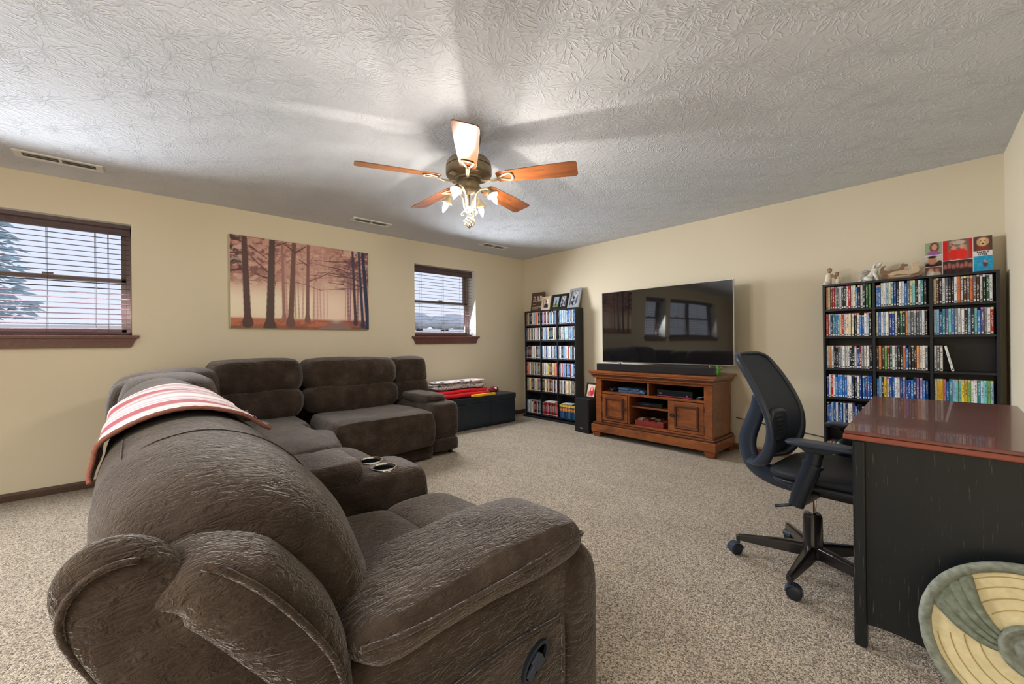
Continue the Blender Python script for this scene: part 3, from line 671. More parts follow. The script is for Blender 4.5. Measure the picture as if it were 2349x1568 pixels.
# console with cup holders and lid
m = MB(); m.sbox((2.95, -3.93, .315), (.152, .335, .278), (9, 7, 6), 12); con = sp(m, 'console')
cut = MB()
for cx in (2.885, 3.02): cut.lathe([(.047, .52), (.047, .66)], 28, (cx, -3.785, 0))
cut = cut.build('cutter', FB); bo = con.modifiers.new('wells', 'BOOLEAN'); bo.object = cut; bo.operation = 'DIFFERENCE'
_dg = bpy.context.evaluated_depsgraph_get(); _me = bpy.data.meshes.new_from_object(con.evaluated_get(_dg)); con.modifiers.clear(); con.data = _me; _me.polygons.foreach_set('use_smooth', [True] * len(_me.polygons)); _me.set_sharp_from_angle(angle=R(50)); bpy.data.objects.remove(cut)
m = MB(); m.sbox((2.945, -4.09, .614), (.158, .215, .052), (4.5, 5, 2.6), 12, lambda x, y, z: (x, y, z - .25 * max(0, y - .7))); m.rough(.006, 9, 3); sp(m, 'console_lid', con)
for cx in (2.885, 3.02):
    m = MB(); m.lathe([(.056, .582), (.0575, .595), (.055, .599), (.050, .599), (.0475, .592)], 28, (cx, -3.785, 0), cap=False)
    r_ = sp(m, 'cup_holder', con, M['chrome'], 40); tag(r_, 'chrome ringed cup holder')
    m = MB(); m.lathe([(.0472, .593), (.0455, .56), (.043, .525), (.001, .5225)], 28, (cx, -3.785, 0), cap=False); sp(m, 'cup_well', con, M['dark'], 40)
# --- corner wedge
def pil(c, h, k, name='back_pillow', rot=0, tilt=0, seedv=1, am=.008, sc_=6, parent=sofa, fn=None):
    m = MB(); m.sbox(c, h, k, 14, fn, rot, tilt); m.rough(am, sc_, seedv); return sp(m, name, parent)
pil((1.30, -3.93, .36), (.68, .42, .115), (6, 5, 3.2), 'seat_cushion', seedv=21)
pil((1.52, -3.62, .34), (.36, .17, .125), (4, 2.6, 3), 'seat_cushion', R(-12), seedv=22)
pil((.60, -3.86, .37), (.42, .42, .105), (5, 5, 3), 'seat_cushion', seedv=23)
sp(B(.5, 1.98, -4.3, -3.6, .04, .26), 'seat_base', smooth=None, bevel=.02)
sp(B(.10, 2.0, -4.56, -4.24, .04, .60), 'back_panel', smooth=None, bevel=.03)
pil((1.40, -4.42, .72), (.40, .235, .235), (3.6, 3, 2.8), 'head_pillow', 0, 0, 24)
pil((.95, -4.46, .715), (.36, .22, .215), (3.2, 3, 2.8), 'back_pillow', R(-14), 0, 25)
pil((.52, -4.36, .735), (.40, .23, .215), (3.0, 3, 2.8), 'back_pillow', R(-45), 0, 26)
pil((.50, -4.32, .45), (.42, .22, .20), (3.6, 3, 3), 'lumbar_pillow', R(-45), 0, 27)
# --- far leg along the window wall (faces +x)
def fb(y0, y1, seedv, top=.972, wx=.205, xc=.335):
    yc, hy = (y0 + y1) / 2, (y1 - y0) / 2 + .016
    bow = lambda x, y, z: (x - .12 * z, y, z)
    pil((xc, yc, top - .145), (wx, hy, .162), (3, 4.4, 3), 'head_pillow', 0, 0, seedv, .016, 4.2, fn=bow)
    pil((xc + .055, yc, .590), (wx * .95, hy * .985, .145), (3, 4.4, 3), 'lumbar_pillow', 0, 0, seedv + 3, .016, 4.2, fn=bow)
fb(-4.13, -3.40, 31, .985); fb(-3.395, -2.43, 36, .972); fb(-2.425, -2.045, 44, .955, .19, .31)
sp(B(.065, .25, -4.55, -2.05, .04, .80), 'back_panel', smooth=None, bevel=.04)
# seat with wide footrest front, base rail, arm
m = MB(); m.sbox((.90, -2.91, .36), (.40, .49, .115), (4, 8, 3), 14); m.rough(.008, 5, 51); sp(m, 'seat_cushion')
m = MB(); m.sbox((1.165, -2.925, .305), (.155, .505, .178), (2.3, 7, 2.8), 14); m.rough(.010, 4, 52); ft = sp(m, 'footrest_cushion')
m = MB(); m.sbox((1.155, -2.93, .085), (.09, .50, .065), (5, 9, 5), 10); sp(m, 'base_rail')
sp(B(.3, 1.16, -3.42, -2.43, .05, .27), 'seat_base', smooth=None, bevel=.02)
m = MB(); m.sbox((.77, -2.265, .345), (.465, .152, .188), (6, 7, 4.5), 14); m.rough(.005, 5, 61); arm2 = sp(m, 'arm')
m = MB(); m.sbox((.77, -2.265, .105), (.455, .148, .068), (9, 9, 7), 10); sp(m, 'arm_base', arm2)
m = MB(); m.sbox((.80, -2.30, .555), (.30, .125, .050), (5, 4, 2.4), 12); m.rough(.006, 6, 63); sp(m, 'arm_pad', arm2)
for x, y in ((1.13, -2.18), (3.90, -3.68), (3.85, -4.38), (.2, -2.15), (2.1, -3.68)):
    MB().lathe([(.022, 0), (.026, .045)], 10, (x - 1.9, y + 4.1, 0)).build('foot', M['bplastic'], sofa)

# ------------------------------------------------------------------ throw draped over the sofa back
def m_throw():
    m, nt, b = nmat('striped_woven_throw'); t = nd(nt, 'TexCoord'); s_ = nd(nt, 'SeparateXYZ'); lk(nt, t.outputs['Object'], s_.inputs[0])
    wob = noise_n(nt, objco(nt, (1, 2.6, 2.6)), 2.0, 2)
    x = math_n(nt, 'ADD', s_.outputs[0], math_n(nt, 'MULTIPLY', math_n(nt, 'SUBTRACT', wob, .5), .05))
    f = math_n(nt, 'DIVIDE', x, -1.15)
    W_ = (.80, .77, .73); P_ = (.52, .30, .33); D_ = (.42, .012, .05); K_ = (.78, .67, .47); Bn = (.22, .075, .05)
    st_ = [(0, Bn), (.012, (.30, .11, .08)), (.018, (.72, .42, .42)), (.035, W_), (.060, W_), (.065, P_), (.078, W_), (.10, K_), (.112, W_), (.135, D_), (.205, D_), (.212, W_), (.255, P_), (.275, W_), (.33, P_), (.35, W_), (.40, W_)]
    st2 = [(0, W_), (.05, P_), (.09, P_), (.10, W_), (.18, D_), (.29, D_), (.30, K_), (.36, W_), (.44, P_), (.49, P_), (.50, W_), (.60, P_), (.64, P_), (.65, W_), (.74, K_), (.80, D_), (.90, D_), (.91, W_)]
    a = ramp(nt, f, st_); g = math_n(nt, 'DIVIDE', math_n(nt, 'SUBTRACT', f, .40), .60); c2 = ramp(nt, g, st2)
    c = mixc(nt, math_n(nt, 'GREATER_THAN', f, .40), a, c2)
    lk(nt, c, b.inputs['Base Color']); b.inputs['Roughness'].default_value = .95; b.inputs['Sheen Weight'].default_value = .4
    wv = math_n(nt, 'SINE', math_n(nt, 'MULTIPLY', s_.outputs[0], 520)); bump(nt, b, math_n(nt, 'ADD', wv, math_n(nt, 'MULTIPLY', noise_n(nt, objco(nt), 260, 2), 2)), .7, .003)
    return m
M['throw'] = m_throw()
DR = catmull([(-4.641, .795), (-4.643, .81), (-4.638, .838), (-4.622, .888), (-4.535, .934), (-4.44, .944), (-4.342, .914), (-4.290, .876), (-4.268, .855)], 8)
def drp(a, b, off=0.0):
    i = min(len(DR) - 1.001, b * (len(DR) - 1)); k = int(i); t = i - k
    y = DR[k][0] * (1 - t) + DR[k + 1][0] * t; z = DR[k][1] * (1 - t) + DR[k + 1][1] * t
    x = -.925 * a - .05 * (b - .3) * (1 - a); w = .006 * math.sin(9 * b + 14 * a) * a + .012 * max(0, b - .9) * 4
    cy, cz = y + 4.40, z - .70; L = math.hypot(cy, cz)
    return (x, y + cy / L * (off + w), z + cz / L * (off + w))
thr = thing('throw_blanket', 'cream throw with red and pink stripes draped over the near sofa back', 'blanket', (3.27, 0, 0))
m = MB(); m.grid(lambda a, b: drp(a, b, .012), 44, 60); n0 = len(m.v); m.grid(lambda a, b: drp(a, b, .006), 44, 60, True)
tb = m.build('woven_cloth', M['throw'], thr, smooth=180, recalc=False)
fr = MB()
fr.tube([tuple(Vector(drp(.004, b / 60, .010)) + Vector((.006, 0, 0))) for b in range(61)], [.0055 + .0012 * (k % 2) for k in range(61)], 7)
fr.build('crochet_edge', plain('brown_yarn', (.22, .085, .06), .95, var=.4, vscale=300, bmp=.8, bscale=400), thr, smooth=180)
rnd = random.Random(5); fz = MB()
for k in range(90):
    b = rnd.random(); p = Vector(drp(rnd.random() * .1, b, .01)); q = p + Vector((rnd.uniform(-.006, .016), rnd.uniform(-.008, .012), rnd.uniform(-.003, .010)))
    fz.tube([p, (p + q) / 2 + Vector((0, .004, .006)), q], .00022, 3)
tag(fz.build('loose_fibres', M['patch'], thr, recalc=False), kind='stuff')

# ------------------------------------------------------------------ forest print on canvas
def vnoise(u, v, scale, seed=0, oct_=4):
    rs = np.random.RandomState(seed); out = np.zeros_like(u); amp = 1.0; tot = 0
    for o in range(oct_):
        n = 64; g = rs.rand(n + 1, n + 1); x = (u * scale) % n; y = (v * scale) % n
        i = x.astype(int); j = y.astype(int); fx = x - i; fy = y - j; fx = fx * fx * (3 - 2 * fx); fy = fy * fy * (3 - 2 * fy)
        i1 = (i + 1) % (n + 1); j1 = (j + 1) % (n + 1)
        out += amp * ((g[j, i] * (1 - fx) + g[j, i1] * fx) * (1 - fy) + (g[j1, i] * (1 - fx) + g[j1, i1] * fx) * fy)
        tot += amp; amp *= .55; scale *= 2.1
    return out / tot
def lin(c): return tuple(((x / 255) / 12.92 if x <= 10 else ((x / 255 + .055) / 1.055) ** 2.4) for x in c)
def over(img, mask, col): 
    mask = np.clip(mask, 0, 1)[..., None]; return img * (1 - mask) + np.array(lin(col)) * mask
def smooth(a, b, x): t = np.clip((x - a) / (b - a), 0, 1); return t * t * (3 - 2 * t)
def forest(nu, nv):
    u, v = np.meshgrid(np.linspace(0, 1, nu), np.linspace(0, 1, nv)); img = np.ones((nv, nu, 3)) * np.array(lin((222, 184, 165)))
    d = np.hypot((u - .70) * 1.6, (v - .22) * .9)
    img = over(img, 1 - smooth(0, .5, d), (250, 226, 206)); img = over(img, (1 - smooth(.05, .34, np.abs(v - .24))) * (u < .55), (246, 232, 206))
    img = over(img, smooth(.35, .95, v + .12 * vnoise(u, v, 6, 2)) * .6, (186, 128, 118))
    f1 = vnoise(u, v, 16, 5, 5); f2 = vnoise(u, v, 30, 8, 4)
    left = smooth(.62, .1, u); right = smooth(.62, .95, u)
    can = smooth(.42, .62, v) * (left * .9 + .35 + right * .7)
    img = over(img, smooth(.44, .60, f1) * can * .85, (168, 104, 96))
    img = over(img, smooth(.50, .62, f2) * can * .75, (128, 76, 74))
    img = over(img, smooth(.47, .57, vnoise(u, v, 24, 11, 4)) * smooth(.5, .75, v) * smooth(.22, .02, u), (72, 44, 46))
    img = over(img, smooth(.46, .58, vnoise(u, v, 22, 14, 4)) * smooth(.42, .62, v) * smooth(.62, .9, u) * .9, (98, 62, 72))
    img = over(img, smooth(.56, .66, f1) * smooth(.45, .9, v) * .5, (244, 214, 196))
    # ground and path
    g = smooth(.135, .10, v + .01 * f2); img = over(img, g, (196, 116, 86)); img = over(img, g * smooth(.45, .6, f2) * .6, (150, 78, 56))
    img = over(img, g * smooth(.05, .0, v) * .6, (110, 62, 52)); img = over(img, g * smooth(.6, .95, u) * .5, (112, 66, 66))
    pw = (.135 - v).clip(0, 1) * 1.0; pc = .725 + .0 * v
    img = over(img, g * smooth(1.0, .8, np.abs(u - pc) / (pw + .012)), (150, 116, 112))
    img = over(img, smooth(.10, .0, np.hypot((u - .725) * 1.4, v - .15)) * .9, (252, 222, 196))
    rs = random.Random(4)
    def stroke(x0, y0, x1, y1, w0, w1, col, al=1.0, bow=0.0):
        nonlocal img
        n_ = 14
        for k in range(n_):
            t0 = k / n_; t1 = (k + 1) / n_
            ax, ay = x0 + (x1 - x0) * t0 + bow * math.sin(PI * t0), y0 + (y1 - y0) * t0; bx, by = x0 + (x1 - x0) * t1 + bow * math.sin(PI * t1), y0 + (y1 - y0) * t1
            w = w0 + (w1 - w0) * (t0 + t1) / 2
            dx, dy = (bx - ax) * 1.5, by - ay; L2 = dx * dx + dy * dy + 1e-9
            tt = np.clip(((u - ax) * 1.5 * dx + (v - ay) * dy) / L2, 0, 1)
            dist = np.hypot((u - ax) * 1.5 - tt * dx, v - ay - tt * dy)
            img = over(img, smooth(w * 1.15 + .002, w * .8, dist) * al, col)
    # far trunks both sides of the path
    for x, c, w, y, al in ((.36, (196, 146, 134), .012, .12, .8), (.42, (190, 140, 128), .008, .13, .8), (.445, (196, 148, 134), .008, .13, .7), (.47, (200, 150, 138), .009, .13, .7), (.55, (196, 148, 136), .010, .12, .8), (.58, (204, 158, 146), .009, .125, .7),
                           (.605, (206, 162, 148), .009, .13, .7), (.63, (214, 172, 156), .008, .135, .6), (.655, (220, 180, 164), .007, .14, .6), (.80, (186, 140, 138), .006, .13, .7), (.825, (150, 108, 116), .012, .12, .8), (.84, (140, 98, 110), .009, .12, .8), (.90, (120, 84, 98), .012, .12, .7)):
        stroke(x, y, x + rs.uniform(-.015, .015), .75 + rs.random() * .2, w, w * .6, c, al)
    for k in range(26):
        x = rs.uniform(.05, .75); y = rs.uniform(.45, .85); stroke(x, y, x + rs.uniform(-.14, .14), y + rs.uniform(-.06, .12), .004, .0015, (120, 76, 72), .7, rs.uniform(-.02, .02))
    for k in range(22):
        x = rs.uniform(.74, 1.0); y = rs.uniform(.5, .9); stroke(x, y, x - rs.uniform(.04, .22), y + rs.uniform(-.02, .08), .005, .0015, (84, 54, 64), .8, 0)
    stroke(.51, .56, .70, .72, .008, .003, (132, 88, 82), .9, .01)
    T = lambda x0, x1, w0, w1, y, c: (stroke(x0, y, x1, 1.04, w0, w1, c), stroke(x0, y + .05, x0, y - .012, w0, w0 * 1.5, c))
    T(.505, .515, .020, .014, .105, (132, 86, 82)); T(.385, .415, .030, .021, .065, (112, 74, 66)); T(.34, .33, .016, .012, .11, (160, 112, 102))
    T(.105, .085, .034, .024, .06, (84, 54, 50)); T(.245, .265, .042, .028, .015, (78, 54, 46))
    T(.885, .862, .018, .012, .085, (74, 56, 76)); T(.948, .915, .018, .012, .055, (48, 56, 86)); T(.995, .948, .028, .017, .02, (38, 52, 84))
    for (x, y, x1, y1, w) in ((.07, .64, -.02, .60, .014), (.08, .82, -.02, .80, .012), (.12, .9, .23, .78, .007), (.24, .62, .13, .78, .008), (.25, .55, .15, .60, .007), (.28, .93, .36, .99, .006), (.41, .9, .34, .98, .008), (.42, .88, .5, .98, .008), (.51, .75, .44, .82, .006)):
        stroke(x, y, x1, y1, w, w * .4, (86, 56, 52), .95)
    return np.concatenate([img, np.ones((nv, nu, 1))], 2)
def print_sheet(name, mat, img, w, h, parent, place, thick=.0):
    """flat printed sheet (w by h) carrying its picture as a colour attribute; place maps (a, b) metres to a point"""
    nv, nu = img.shape[:2]
    m = MB(); m.grid(lambda a, b: place(a * w, b * h), nu - 1, nv - 1)
    return m.build(name, mat, parent, colors=img.reshape(-1, 4), recalc=False)
cv = thing('forest_canvas', 'wide canvas print of a misty pink autumn forest avenue', 'picture', (0.0, -3.915, 1.29))
B(.002, .036, 0, 1.352, 0, .895).build('stretched_canvas', M['canvas'], cv, bevel=.003)
_im = forest(340, 226)
print_sheet('printed_face', M['printm'], _im, 1.348, .891, cv, lambda a, b: (.0366, .002 + a, .002 + b))

# ------------------------------------------------------------------ ceiling vents
VENT = None
for yc in (-4.955, -2.70, -0.97):
    lab = {-4.955: 'white ceiling vent above the wide window', -2.70: 'white ceiling vent above the forest canvas', -0.97: 'white ceiling vent above the narrow window'}[yc]
    t = thing('ceiling_vent', lab, 'vent', (.43, yc, CH), group='ceiling vents along the window wall')
    fm = MB()
    for p in ((-.07, -.045, -.215, .215), (.045, .07, -.215, .215), (-.045, .045, -.215, -.175), (-.045, .045, .175, .215), (-.045, .045, -.008, .008)): fm.box(p[0], p[1], p[2], p[3], -.009, -.0005)
    fm.build('frame', M['white'], t, bevel=.002)
    B(-.046, .046, -.176, .176, -.0022, -.0012).build('duct_opening', M['ventdark'], t)
    for yy in (-.0915, .0915):
        for k in range(3):
            x = -.03 + k * .03; MB().add([(x - .012, yy - .083, -.0025), (x + .010, yy - .083, -.0075), (x + .010, yy + .083, -.0075), (x - .012, yy + .083, -.0025), (x - .012, yy - .083, -.0040), (x + .010, yy - .083, -.009), (x + .010, yy + .083, -.009), (x - .012, yy + .083, -.0040)],
                [(0, 1, 2, 3), (7, 6, 5, 4), (0, 4, 5, 1), (1, 5, 6, 2), (2, 6, 7, 3), (3, 7, 4, 0)]).build('louver', M['ventdark'], t)

# ------------------------------------------------------------------ TV stand
X0, X1, YF = 1.745, 3.135, -.555
tv = thing('tv_stand', 'rustic cherry wood TV stand with two panelled doors and open shelves', 'cabinet', (2.44, -.30, 0))
tvi = Matrix.Translation((-2.44, .30, 0))
def tp(mb, name, mat=M['stand'], parent=tv, bevel=.004, smooth=None): return mb.xform(tvi).build(name, mat, parent, bevel=bevel, smooth=smooth)
YBK = -.06; XL, XR_ = X0 + .045, X1 - .045   # carcass sides
tp(B(X0 - .045, X1 + .03, YF - .035, YBK + .01, .755, .783), 'top', bevel=.006)
for k, (o, z0, z1) in enumerate(((.030, .738, .7545), (.016, .722, .7378), (.004, .700, .7218))): tp(B(XL - .045 - o + .0, XR_ + .03 + o, YF - o, YBK, z0, z1), 'crown_moulding', M['stand'] if k != 1 else M['standdark'], bevel=.005)
tp(B(XL - .02, XL + .06, YF + .02, YF + .045, .175, .70), 'stile'); tp(B(XR_ - .06, XR_ + .02, YF + .02, YF + .045, .175, .70), 'stile')
tp(B(XL - .018, XL + .004, YF + .045, YBK, .175, .70), 'side_panel'); tp(B(XR_ - .004, XR_ + .018, YF + .045, YBK, .175, .70), 'side_panel')
tp(B(XR_ - .06, XR_ + .022, YBK - .05, YBK - .002, .18, .699), 'rear_stile', bevel=.003)
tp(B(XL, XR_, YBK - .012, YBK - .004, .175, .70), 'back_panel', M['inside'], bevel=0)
tp(B(XL + .06, XR_ - .06, YF + .022, YF + .044, .672, .70), 'top_rail')
tp(B(XL + .004, XR_ - .004, YF + .03, YBK - .013, .515, .540), 'shelf')
tp(B(XL + .004, XR_ - .004, YF + .03, YBK - .013, .178, .200), 'bottom_board')
xm = (XL + XR_) / 2; c0, c1 = XL + .42, XR_ - .43
tp(B(xm - .012, xm + .012, YF + .03, YBK - .014, .541, .700), 'divider')
tp(B(c0 - .022, c0, YF + .03, YBK - .014, .201, .514), 'divider'); tp(B(c1, c1 + .022, YF + .03, YBK - .014, .201, .514), 'divider')
tp(B(c0 + .001, c1 - .001, YF + .07, YBK - .014, .385, .403), 'centre_shelf')
# plinth and feet
tp(B(X0 - .025, X1 + .012, YF - .012, YBK + .004, .062, .150), 'plinth', bevel=.006); tp(B(X0 - .012, X1, YF, YBK, .150, .176), 'base_moulding', M['standdark'], bevel=.008)
for a, b in ((X0 + .035, YF + .05), (X1 - .05, YF + .05), (X0 + .035, YBK - .05), (X1 - .05, YBK - .05)):
    tp(MB().frustum((a, b, 0.0), (.042, .042), (a, b, .062), (.056, .054)), 'foot', bevel=.006)
def door(x0, x1, knob_x, hinge_x, lab):
    d = tp(B(x0, x1, YF + .024, YF + .046, .205, .510), 'door', bevel=.003)
    cx, cz = (x0 + x1) / 2, .357; hx, hz = (x1 - x0) * .29, .098
    pc = MB(); pc.box(cx - hx, cx + hx, YF + .020, YF + .0245, cz - hz, cz + hz); tp(pc, 'door_panel', M['stand'], d, .002)
    fm = MB()
    for s in (-1, 1):
        fm.prism([(cx + s * hx, YF + .024), (cx + s * hx, YF + .010), (cx + s * (hx + .012), YF + .006), (cx + s * (hx + .022), YF + .014), (cx + s * (hx + .022), YF + .024)], cz - hz - .02, cz + hz + .02)
        zz = cz + s * hz; fm.add([(cx + a * (hx + .02), YF + b, zz + s * c) for a in (-1, 1) for b, c in ((.024, 0), (.010, 0), (.006, .012), (.014, .022), (.024, .022))],
            [(0, 1, 2, 3, 4), (9, 8, 7, 6, 5)] + [(i, (i + 1) % 5, 5 + (i + 1) % 5, 5 + i) for i in range(5)])
    tp(fm, 'door_moulding', M['standdark'], d, 0)
    tp(MB().lathe([(.008, 0), (.008, .010), (.017, .014), (.019, .022), (.014, .028), (.001, .030)], 16, (knob_x, YF + .024, .365), 'Y'), 'knob', M['knob'], d, 0, 40)
    for z in (.265, .455): tp(B(hinge_x - .004, hinge_x + .004, YF + .016, YF + .026, z - .028, z + .028), 'hinge', M['knob'], d, .001)
door(XL + .062, c0 - .023, c0 - .052, XL + .060, 'a'); door(c1 + .023, XR_ - .062, c1 + .052, XR_ - .060, 'b')
# contents
def simple(name, label, cat, loc, rz=0, group=None): return thing(name, label, cat, loc, rz, group)
ZS = .5405
g = simple('game_console', 'slate blue game console on the upper shelf of the TV stand', 'console', (2.18, -.36, ZS), .05)
B(-.13, .13, -.13, .13, .001, .026).build('lower_body', M['consoleblue'], g, bevel=.003); B(-.132, .122, -.128, .13, .030, .054).build('upper_body', M['consoleblue'], g, bevel=.003); B(-.125, .118, -.12, .12, .0258, .0302).build('light_groove', M['dark'], g)
def pad_(loc, rz, lab, mat):
    t = simple('game_controller', lab, 'controller', loc, rz); m = MB(); m.sbox((0, 0, .024), (.055, .028, .016), (3, 3, 2.4), 8)
    m.build('shell', mat, t, smooth=180)
    for s in (-1, 1):
        m = MB(); m.tube([(s * .05, .012, .026), (s * .066, -.02, .022), (s * .07, -.055, .014)], [.022, .02, .013], 10); m.build('grip', mat, t, smooth=180)
        MB().lathe([(.006, .036), (.006, .046), (.010, .048), (.009, .052)], 10, (s * .026, -.012, 0)).build('thumbstick', M['dark'], t, smooth=40)
pad_((2.350, -.43, ZS), 1.45, 'shiny blue game controller beside the console on the TV stand shelf', M['consoleblue']); pad_((1.95, -.40, ZS), 1.2, 'black game controller at the back of the upper TV stand shelf', M['gplastic'])
m = MB(); m.tube(catmull([(2.12, -.40, ZS + .060), (2.18, -.44, ZS + .066), (2.24, -.46, ZS + .062), (2.20, -.502, ZS + .045), (2.18, -.512, ZS + .006)], 6), .003, 6)
tag(m.build('controller_cable', M['dark'], None, smooth=180), 'thin black cable looped over the blue game console', 'cable')
g = simple('cable_box', 'black cable box with a red stripe on the TV stand shelf', 'receiver', (2.72, -.36, ZS), -.02)
B(-.19, .19, -.14, .13, .006, .070).build('case', M['dark'], g, bevel=.004); B(-.188, .188, -.1425, -.138, .006, .012).build('red_stripe', M['redline'], g); B(-.165, -.135, -.142, -.139, .03, .042).build('badge', M['silver'], g); B(.13, .142, -.143, -.139, .015, .03).build('status_light', M['silver'], g)
for a in (-.16, .16):
    for b in (-.1, .1): MB().lathe([(.012, 0), (.012, .007)], 8, (a, b, 0)).build('foot', M['bplastic'], g)
g = simple('remote_control', 'grey remote control at the end of the upper TV stand shelf', 'remote', (2.985, -.45, ZS), 1.4)
m = MB(); m.sbox((0, 0, .013), (.085, .022, .0125), (6, 4, 4), 8); m.build('body', M['gplastic'], g, smooth=180)
for k in range(4): B(-.06 + k * .03, -.045 + k * .03, -.012, .012, .0245, .0275).build('button', M['greyframe'], g, bevel=.001)
g = simple('disc_player', 'thin black disc player on the centre shelf of the TV stand', 'player', (2.41, -.33, .4035), .0)
B(-.15, .15, -.12, .12, .004, .044).build('case', M['dark'], g, bevel=.004); B(-.1, .0, -.1225, -.118, .018, .028).build('disc_tray', M['gplastic'], g)
for a in (-.12, .12): B(a - .012, a + .012, -.1, .1, 0, .0045).build('foot', M['bplastic'], g)
g = simple('wooden_tray', 'dark red wooden tray of small boxes at the bottom of the TV stand', 'tray', (2.43, -.37, .2005), .0)
B(-.165, .165, -.13, .12, .0, .008).build('tray_base', M['redbox'], g)
for p in ((-.165, .165, -.13, -.118), (-.165, .165, .108, .12), (-.165, -.153, -.118, .108), (.153, .165, -.118, .108)): B(*p, .008, .055).build('tray_side', M['redbox'], g, bevel=.002)
rnd = random.Random(8)
for k in range(8):
    t = simple('small_box', 'small tile box, %s row of the red tray, %s from the bench side' % ('front' if k < 4 else 'rear', ('first', 'second', 'third', 'fourth')[k % 4]), 'box', (2.43 - .112 + .075 * (k % 4), -.37 - .065 + .11 * (k // 4), .2088), rnd.uniform(-.1, .1), 'boxes in the red tray')
    h = .045 + rnd.random() * .018; B(-.031, .031, -.045, .045, 0, h).build('box_body', [M['walnut'], M['redbox'], M['standdark']][k % 3], t, bevel=.002); B(-.022, .022, -.03, .03, h, h + .003).build('lid', M['oak'] if k in (0, 5) else M['standdark'], t, bevel=.001)

# ------------------------------------------------------------------ television, soundbar
t = thing('television', 'very large flat black television standing on the cherry TV stand', 'television', (2.465, -.285, .783), R(.6))
B(-.757, .757, -.012, .020, .088, .940).build('bezel', M['silver'], t, bevel=.003)
B(-.745, .745, .020, .052, .16, .86).build('rear_housing', M['tvback'], t, bevel=.01)
def scr(a, b):
    x = -.752 + 1.504 * a; z = .099 + .836 * b
    return (x, -.0142 - .0009 * math.sin(5.5 * a + .8) * math.sin(3.5 * b + .4), z)
m = MB(); m.grid(scr, 48, 28); m.build('screen', M['screen'], t, smooth=180, recalc=False)
for s in (-1, 1):
    m = MB(); m.tube([(s * .52, .0, .105), (s * .53, -.015, .05), (s * .55, -.10, .007)], .007, 8); m.tube([(s * .52, .02, .105), (s * .53, .03, .05), (s * .55, .13, .007)], .007, 8)
    m.build('stand_foot', M['silver'], t, smooth=60)
m = MB()
for k, w in enumerate((.007, .005, .007, .004, .006, .007, .006)): m.box(-.545 + k * .011, -.545 + k * .011 + w, -.0135, -.0125, .0905, .0955)
m.build('maker_mark', M['white'], t)
g = thing('soundbar', 'long black soundbar lying in front of the television', 'speaker', (2.435, -.475, .783))
B(-.675, .675, -.03, .05, .002, .080).build('cabinet', M['bplastic'], g, bevel=.005); B(-.668, .668, -.0325, -.0295, .006, .075).build('front_grille', M['grille'], g, bevel=.001); B(-.6, .6, -.025, .045, .0, .0025).build('rubber_foot', M['bplastic'], g)
m = B(-.02, .02, .0, .012, .0798, .0812); m.build('control_pad', M['gplastic'], g)
g = thing('toy_plant', 'small green and yellow artificial plant behind the soundbar end', 'plant', (3.095, -.33, .783))
MB().lathe([(.016, 0), (.022, .03), (.019, .032), (.001, .03)], 14).build('pot', M['leafg'], g, smooth=40)
rnd = random.Random(2)
for k in range(9):
    a = k * 2.4; d = Vector((math.cos(a), math.sin(a), .0)); p = Vector((0, 0, .028)); q = p + d * (.02 + .02 * rnd.random()) + Vector((0, 0, .025 + .05 * rnd.random()))
    s = Vector((-d.y, d.x, 0)) * .013; mid = (p + q) / 2 + Vector((0, 0, .012))
    MB().add([p, mid - s, q, mid + s, mid + Vector((0, 0, -.003))], [(0, 1, 2), (0, 2, 3), (0, 4, 1), (1, 4, 2), (2, 4, 3), (3, 4, 0)]).build('leaf', M['leafy'] if k % 3 == 0 else M['leafg'], g)

